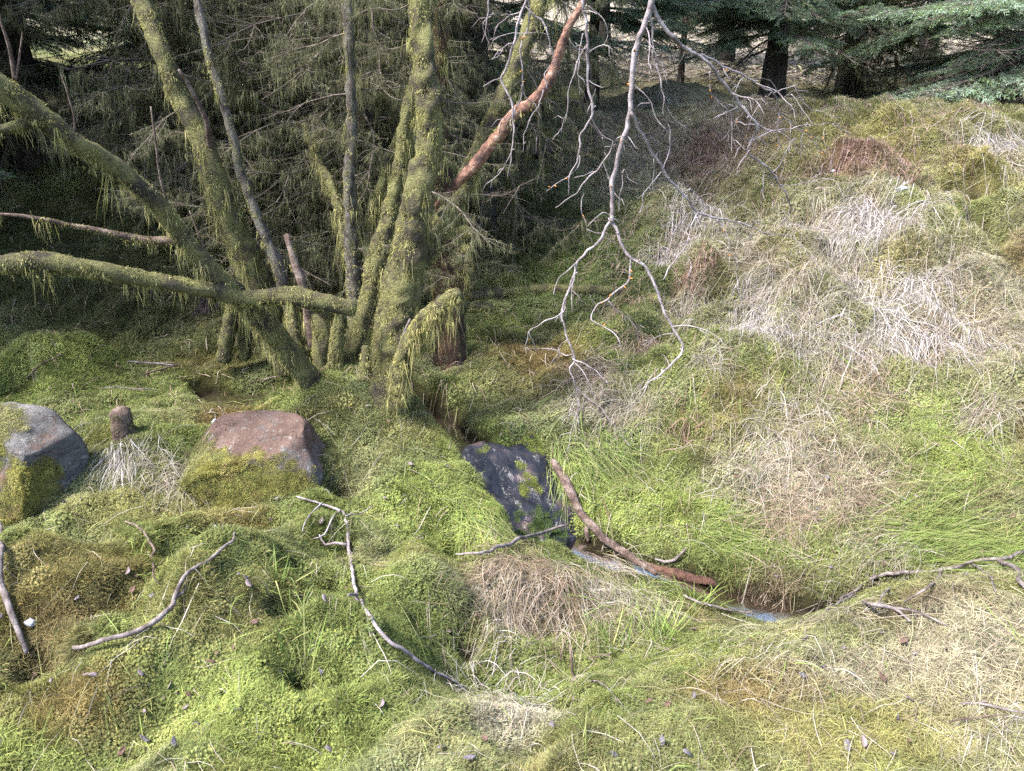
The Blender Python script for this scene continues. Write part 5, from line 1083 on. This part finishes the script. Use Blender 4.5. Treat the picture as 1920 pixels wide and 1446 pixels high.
# loose straw strewn everywhere: nobody could count it
def strew(name, n, xr, yr, Ln, cols, w, seed, dens=None, lift=0.02, label=''):
    rg = np.random.default_rng(seed); x = rg.uniform(*xr, n); y = yr[0] + (yr[1] - yr[0]) * rg.random(n) ** 1.25
    if dens is not None:
        k = rg.random(n) < dens(x, y); x, y = x[k], y[k]
    k = (seg_dist(x, y, lo_w)[0] > 0.16) & (slab_mask(x, y) < 0.3); x, y = x[k], y[k]
    n = len(x); a = rg.uniform(0, 2 * math.pi, n); down = rg.random(n) < 0.6; a[down] = DOWN + rg.normal(0, 0.7, down.sum())
    K = 5; L = Ln * rg.uniform(0.3, 1.3, n); s = np.linspace(0, 1, K); cu = rg.normal(0, 0.7, n); ang = a[:, None] + cu[:, None] * s
    st = L[:, None] / (K - 1) * np.ones(K); st[:, 0] = 0
    X = x[:, None] + np.cumsum(np.cos(ang) * st, 1); Y = y[:, None] + np.cumsum(np.sin(ang) * st, 1)
    Z = H(X, Y) + lift * rg.uniform(0.3, 1.2, n)[:, None] + 0.025 * rg.random(n)[:, None] * np.sin(s * math.pi)
    mb = MB(); col = np.asarray(cols)[rg.integers(0, len(cols), n)] * rg.uniform(0.7, 1.25, n)[:, None]
    ribbons(mb, np.stack([X, Y, Z], -1), np.full(n, w) * rg.uniform(0.6, 1.4, n) * (0.7 + y / 6), unit(np.stack([-np.sin(a), np.cos(a), rg.normal(0, .5, n)], 1)), col)
    o = obj(name, mb.mesh(name), M['blade']); o['kind'] = 'stuff'; o['label'] = label; return o
right = lambda x, y: np.clip(0.30 + (x - 0.2) * 0.7, 0.04, 1) * np.clip(1.1 + noise2(x, y, 0.35, 61) * 1.8, 0, 1)
strew('dry_grass', 16000, (-0.6, 4.8), (1.2, 7.4), 0.20, STRAW + BROWNB, 0.0021, 1, right, label='dry straw and dead grass over the right slope')
strew('dry_grass', 1900, (-2.6, 1.2), (1.2, 3.6), 0.16, STRAW, 0.0022, 2, label='loose straws on the left foreground moss')
strew('green_grass', 2600, (-2.4, 3.4), (1.2, 4.2), 0.16, GREENB, 0.0026, 3, lambda x, y: np.clip(0.35 + noise2(x, y, 0.4, 62) * 1.6, 0, 1), 0.03, label='thin green grass growing through the moss')
strew('heather_litter', 14000, (0.3, 4.0), (4.8, 8.2), 0.10, [(0.22, 0.14, 0.13), (0.16, 0.095, 0.085), (0.27, 0.20, 0.19)], 0.0022, 6, lambda x, y: np.clip(1.2 - np.hypot((x - 2.0) / 1.9, (y - 6.5) / 1.3) + noise2(x, y, 0.4, 63) * 1.5 - 0.15, 0, 1), 0.03, label='purplish brown dead heather litter on the upper bank')
strew('pine_litter', 3500, (-4, 0.8), (3.6, 7), 0.10, BROWNB, 0.003, 4, label='brown needle litter and twigs under the spruces')
strew('field_grass', 9000, (-1, 9), (11.5, 24), 0.5, STRAW, 0.009, 5, lift=0.12, label='pale dry grass of the field behind')

# fallen leaves
def leaf_mesh(seed):
    rg = np.random.default_rng(seed); n = 10; t = np.linspace(0, 2 * math.pi, n, endpoint=False)
    x = np.cos(t) * (1 + 0.1 * rg.normal(size=n)); y = np.sin(t) * 0.62 * (1 + 0.12 * rg.normal(size=n)); x[0] = 1.35
    r = np.stack([x, y, 0.45 * rg.uniform(-.3, 1) * y * y * 2 + 0.25 * rg.normal(size=n) * 0.3 + 0.2 * x * x * rg.uniform(-1, 1)], 1)
    inner = r * 0.5; inner[:, 2] *= 0.3
    v = np.concatenate([r, inner, [[0, 0, 0]]]) * 0.014; v2 = v.copy(); v2[:, 2] -= 0.0006
    q = [[k, (k + 1) % n, n + (k + 1) % n, n + k] for k in range(n)]; t_ = [[n + k, n + (k + 1) % n, 2 * n] for k in range(n)]
    N = len(v); return make_mesh('fallen_leaf', np.concatenate([v, v2]), t_ + [[a + N, c + N, b + N] for a, b, c in t_], q + [[a + N, d + N, c + N, b + N] for a, b, c, d in q] + [[k, k + N, (k + 1) % n + N, (k + 1) % n] for k in range(n)])
leaf_meshes = [leaf_mesh(k) for k in range(6)]
leaf_mats = [M['deadleaf'], surf_mat('dead_leaf_brown', [(0.06, 0.035, 0.026), (0.13, 0.075, 0.055)], scale=25, rough=0.7), surf_mat('dead_leaf_violet_grey', [(0.07, 0.06, 0.07), (0.15, 0.13, 0.145)], scale=25, rough=0.6)]
for k, me in enumerate(leaf_meshes): me.materials.append(leaf_mats[k % 3])
leaf_px = [(335,1312),(408,1240),(525,1270),(605,1275),(242,1085),(258,1092),(450,1090),(288,1130),(510,985),(478,915),(320,1300),(268,1275),(415,1315),(565,1285),(815,1150),(842,1195),(620,1420),(450,1345),(275,1400),(370,1370),(330,1408),(350,1340),(520,945),(500,960),(462,905),(985,985),(905,1010),(790,1020),(1710,1240),(1770,1232),(1540,1265),(1650,1285),(1460,1260),(1300,1320),(1250,1335),(1215,1330),(1150,1430),(1240,1405),(1585,1415),(1700,1405),(1680,1360),(1530,985),(1600,1010),(1420,960),(1470,945),(1495,890),(1550,905),(1715,940),(1440,845),(1640,1030),(1380,905),(800,870),(760,940),(770,880),(840,885),(700,880),(690,770),(730,800),(655,775),(1000,620),(1050,650),(990,600),(930,620),(1080,560),(1750,1010),(1810,1090),(1650,1200),(1580,1230),(100,1290),(20,1280),(180,1280),(230,1090),(200,995),(355,1000),(145,975),(560,1130),(620,1180),(480,1180),(440,1230),(1120,1110),(915,1105),(930,1120)]
_r = np.random.default_rng(77)
leaf_px += [(int(_r.uniform(0, 1920)), int(_r.uniform(940, 1440))) for _ in range(60)] + [(int(_r.uniform(620, 1100)), int(_r.uniform(560, 1000))) for _ in range(25)]
leaf_marks = [(335,1312,'on the bright moss at the lower left'),(420,1230,'beside the long crooked grey stick'),(560,1285,'right of the lower left hummock'),(250,1090,'on the rusty left hummock'),(450,1100,'on top of the central left hummock'),(490,930,'in front of the pinkish boulder'),(830,1170,'right of the long forked stick'),(400,1390,'near the bottom edge left of centre'),(950,1000,'beside the foot of the wet slab'),(780,1020,'on the moss left of the slab'),(1740,1235,'under the twisted root'),(1560,1270,'on the middle of the near right bank'),(1280,1325,'on the near bank right of the hollow'),(1200,1420,'near the bottom edge right of centre'),(1650,1400,'near the lower right corner'),(1560,1000,'in the green above the stream mouth'),(1450,950,'low on the slope above the stream'),(1530,895,'in the dry grass low on the slope'),(1715,950,'below the dark green patch'),(800,880,'on the mossy bank above the slab'),(690,775,'at the foot of the stout trunk'),(1010,620,'on the shaded bank right of the dead spruce'),(1060,655,'under the tip of the hanging twigs'),(1780,1050,'at the right bank foot'),(80,1285,'in the lower left corner'),(270,990,'below the small stump'),(560,1150,'in the gap between the hummocks'),(930,1110,'on the dead grass mound')]
rg = np.random.default_rng(5)
for k, (px, py) in enumerate(leaf_px):
    q = hit(px, py); o = bpy.data.objects.new('fallen_leaf', leaf_meshes[int(rg.integers(0, 6))]); C.objects.link(o)
    o.location = tuple(q + np.array([0, 0, 0.03])); o.rotation_euler = (rg.normal(0, .5), rg.normal(0, .5), rg.uniform(0, 6.28)); s = rg.uniform(0.5, 1.05); o.scale = (s, s, s)
    mname = o.data.materials[0].name; shade = 'brown' if 'brown' in mname else 'violet-grey' if 'violet' in mname else 'grey-brown'
    near = min(leaf_marks, key=lambda m: (m[0] - px) ** 2 + (m[1] - py) ** 2)[2]
    tag(o, '%s %s dead leaf lying %s' % ('small' if s < 0.8 else 'larger', shade, near), 'leaf', 'fallen leaves')

# ------------------------------------------------------------------ moss carpet (tufts scattered by geometry nodes)
def carpet_points(n, seed):
    """positions over the ground, thinning out with distance"""
    rg = np.random.default_rng(seed); y = 0.9 * (8.0 / 0.9) ** rg.random(n) ; x = rg.uniform(-1, 1, n) * (0.95 * y + 0.6)
    y += rg.normal(0, 0.05, n); return x, y, rg
x, y, rg = carpet_points(72000, 90)
d = np.minimum(seg_dist(x, y, up_w)[0] - 0.02, seg_dist(x, y, lo_w)[0]); keep = (slab_mask(x, y) < 0.75) & (d > 0.085 + 0.04 * rg.random(len(x)))
for (hx, hy, r, h) in humps:
    if h < 0: keep &= np.hypot(x - hx, y - hy) > r * (0.35 + 0.35 * rg.random(len(x)))
x, y = x[keep], y[keep]; n = len(x)
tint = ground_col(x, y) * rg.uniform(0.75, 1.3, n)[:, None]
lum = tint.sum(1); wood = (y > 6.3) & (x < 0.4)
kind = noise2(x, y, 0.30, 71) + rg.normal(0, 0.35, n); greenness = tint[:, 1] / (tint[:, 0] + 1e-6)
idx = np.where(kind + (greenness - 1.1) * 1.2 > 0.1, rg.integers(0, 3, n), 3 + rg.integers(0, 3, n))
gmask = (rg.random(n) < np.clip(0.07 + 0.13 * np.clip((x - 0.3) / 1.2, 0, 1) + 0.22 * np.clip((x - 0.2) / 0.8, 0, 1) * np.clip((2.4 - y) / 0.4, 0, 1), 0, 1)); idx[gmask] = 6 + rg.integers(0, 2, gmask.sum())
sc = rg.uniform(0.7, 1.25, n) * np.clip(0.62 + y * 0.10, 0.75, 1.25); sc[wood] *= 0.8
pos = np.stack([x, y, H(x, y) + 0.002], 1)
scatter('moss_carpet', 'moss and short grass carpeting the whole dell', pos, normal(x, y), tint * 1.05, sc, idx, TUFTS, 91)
# moss growing on the wet slab
rg = np.random.default_rng(33); sv = slab_verts[rg.integers(0, len(slab_verts), 2600)] + rg.normal(0, .006, (2600, 3)) * np.array([1, 1, 0])
u, v = slab_uv(sv[:, 0], sv[:, 1]); nz = noise2(sv[:, 0], sv[:, 1], 0.07, 81) * 1.1
pat = np.maximum.reduce([1 - np.hypot((u - 0.06) / 0.055, (v - 0.42) / 0.14), 1.2 - np.hypot((u - 0.0) / 0.09, (v - 0.84) / 0.22), 0.9 - np.hypot((u + 0.02) / 0.05, (v - 0.8) / 0.25), 0.9 - np.hypot((u - 0.17) / 0.05, (v - 0.1) / 0.2), 0.7 - np.hypot((u + 0.1) / 0.05, (v - 0.05) / 0.08)]) + nz
k = (pat > 0.30) & (np.abs(u) < 0.23) & (v > 0) & (v < 1.02); sv = sv[k]; n = len(sv)
tn = np.where((v[k] < 0.6)[:, None], np.array([[0.15, 0.17, 0.035]]), np.array([[0.06, 0.095, 0.022]])) * rg.uniform(.7, 1.3, n)[:, None]
scatter('slab_moss', 'green moss patches growing on the wet slab', sv + np.array([0, 0, -0.003]), np.tile([[0, -0.4, 0.9]], (n, 1)), tn, rg.uniform(0.25, 0.5, n), rg.integers(0, 2, n), [tuft_star(11), tuft_fur(12)], 34)
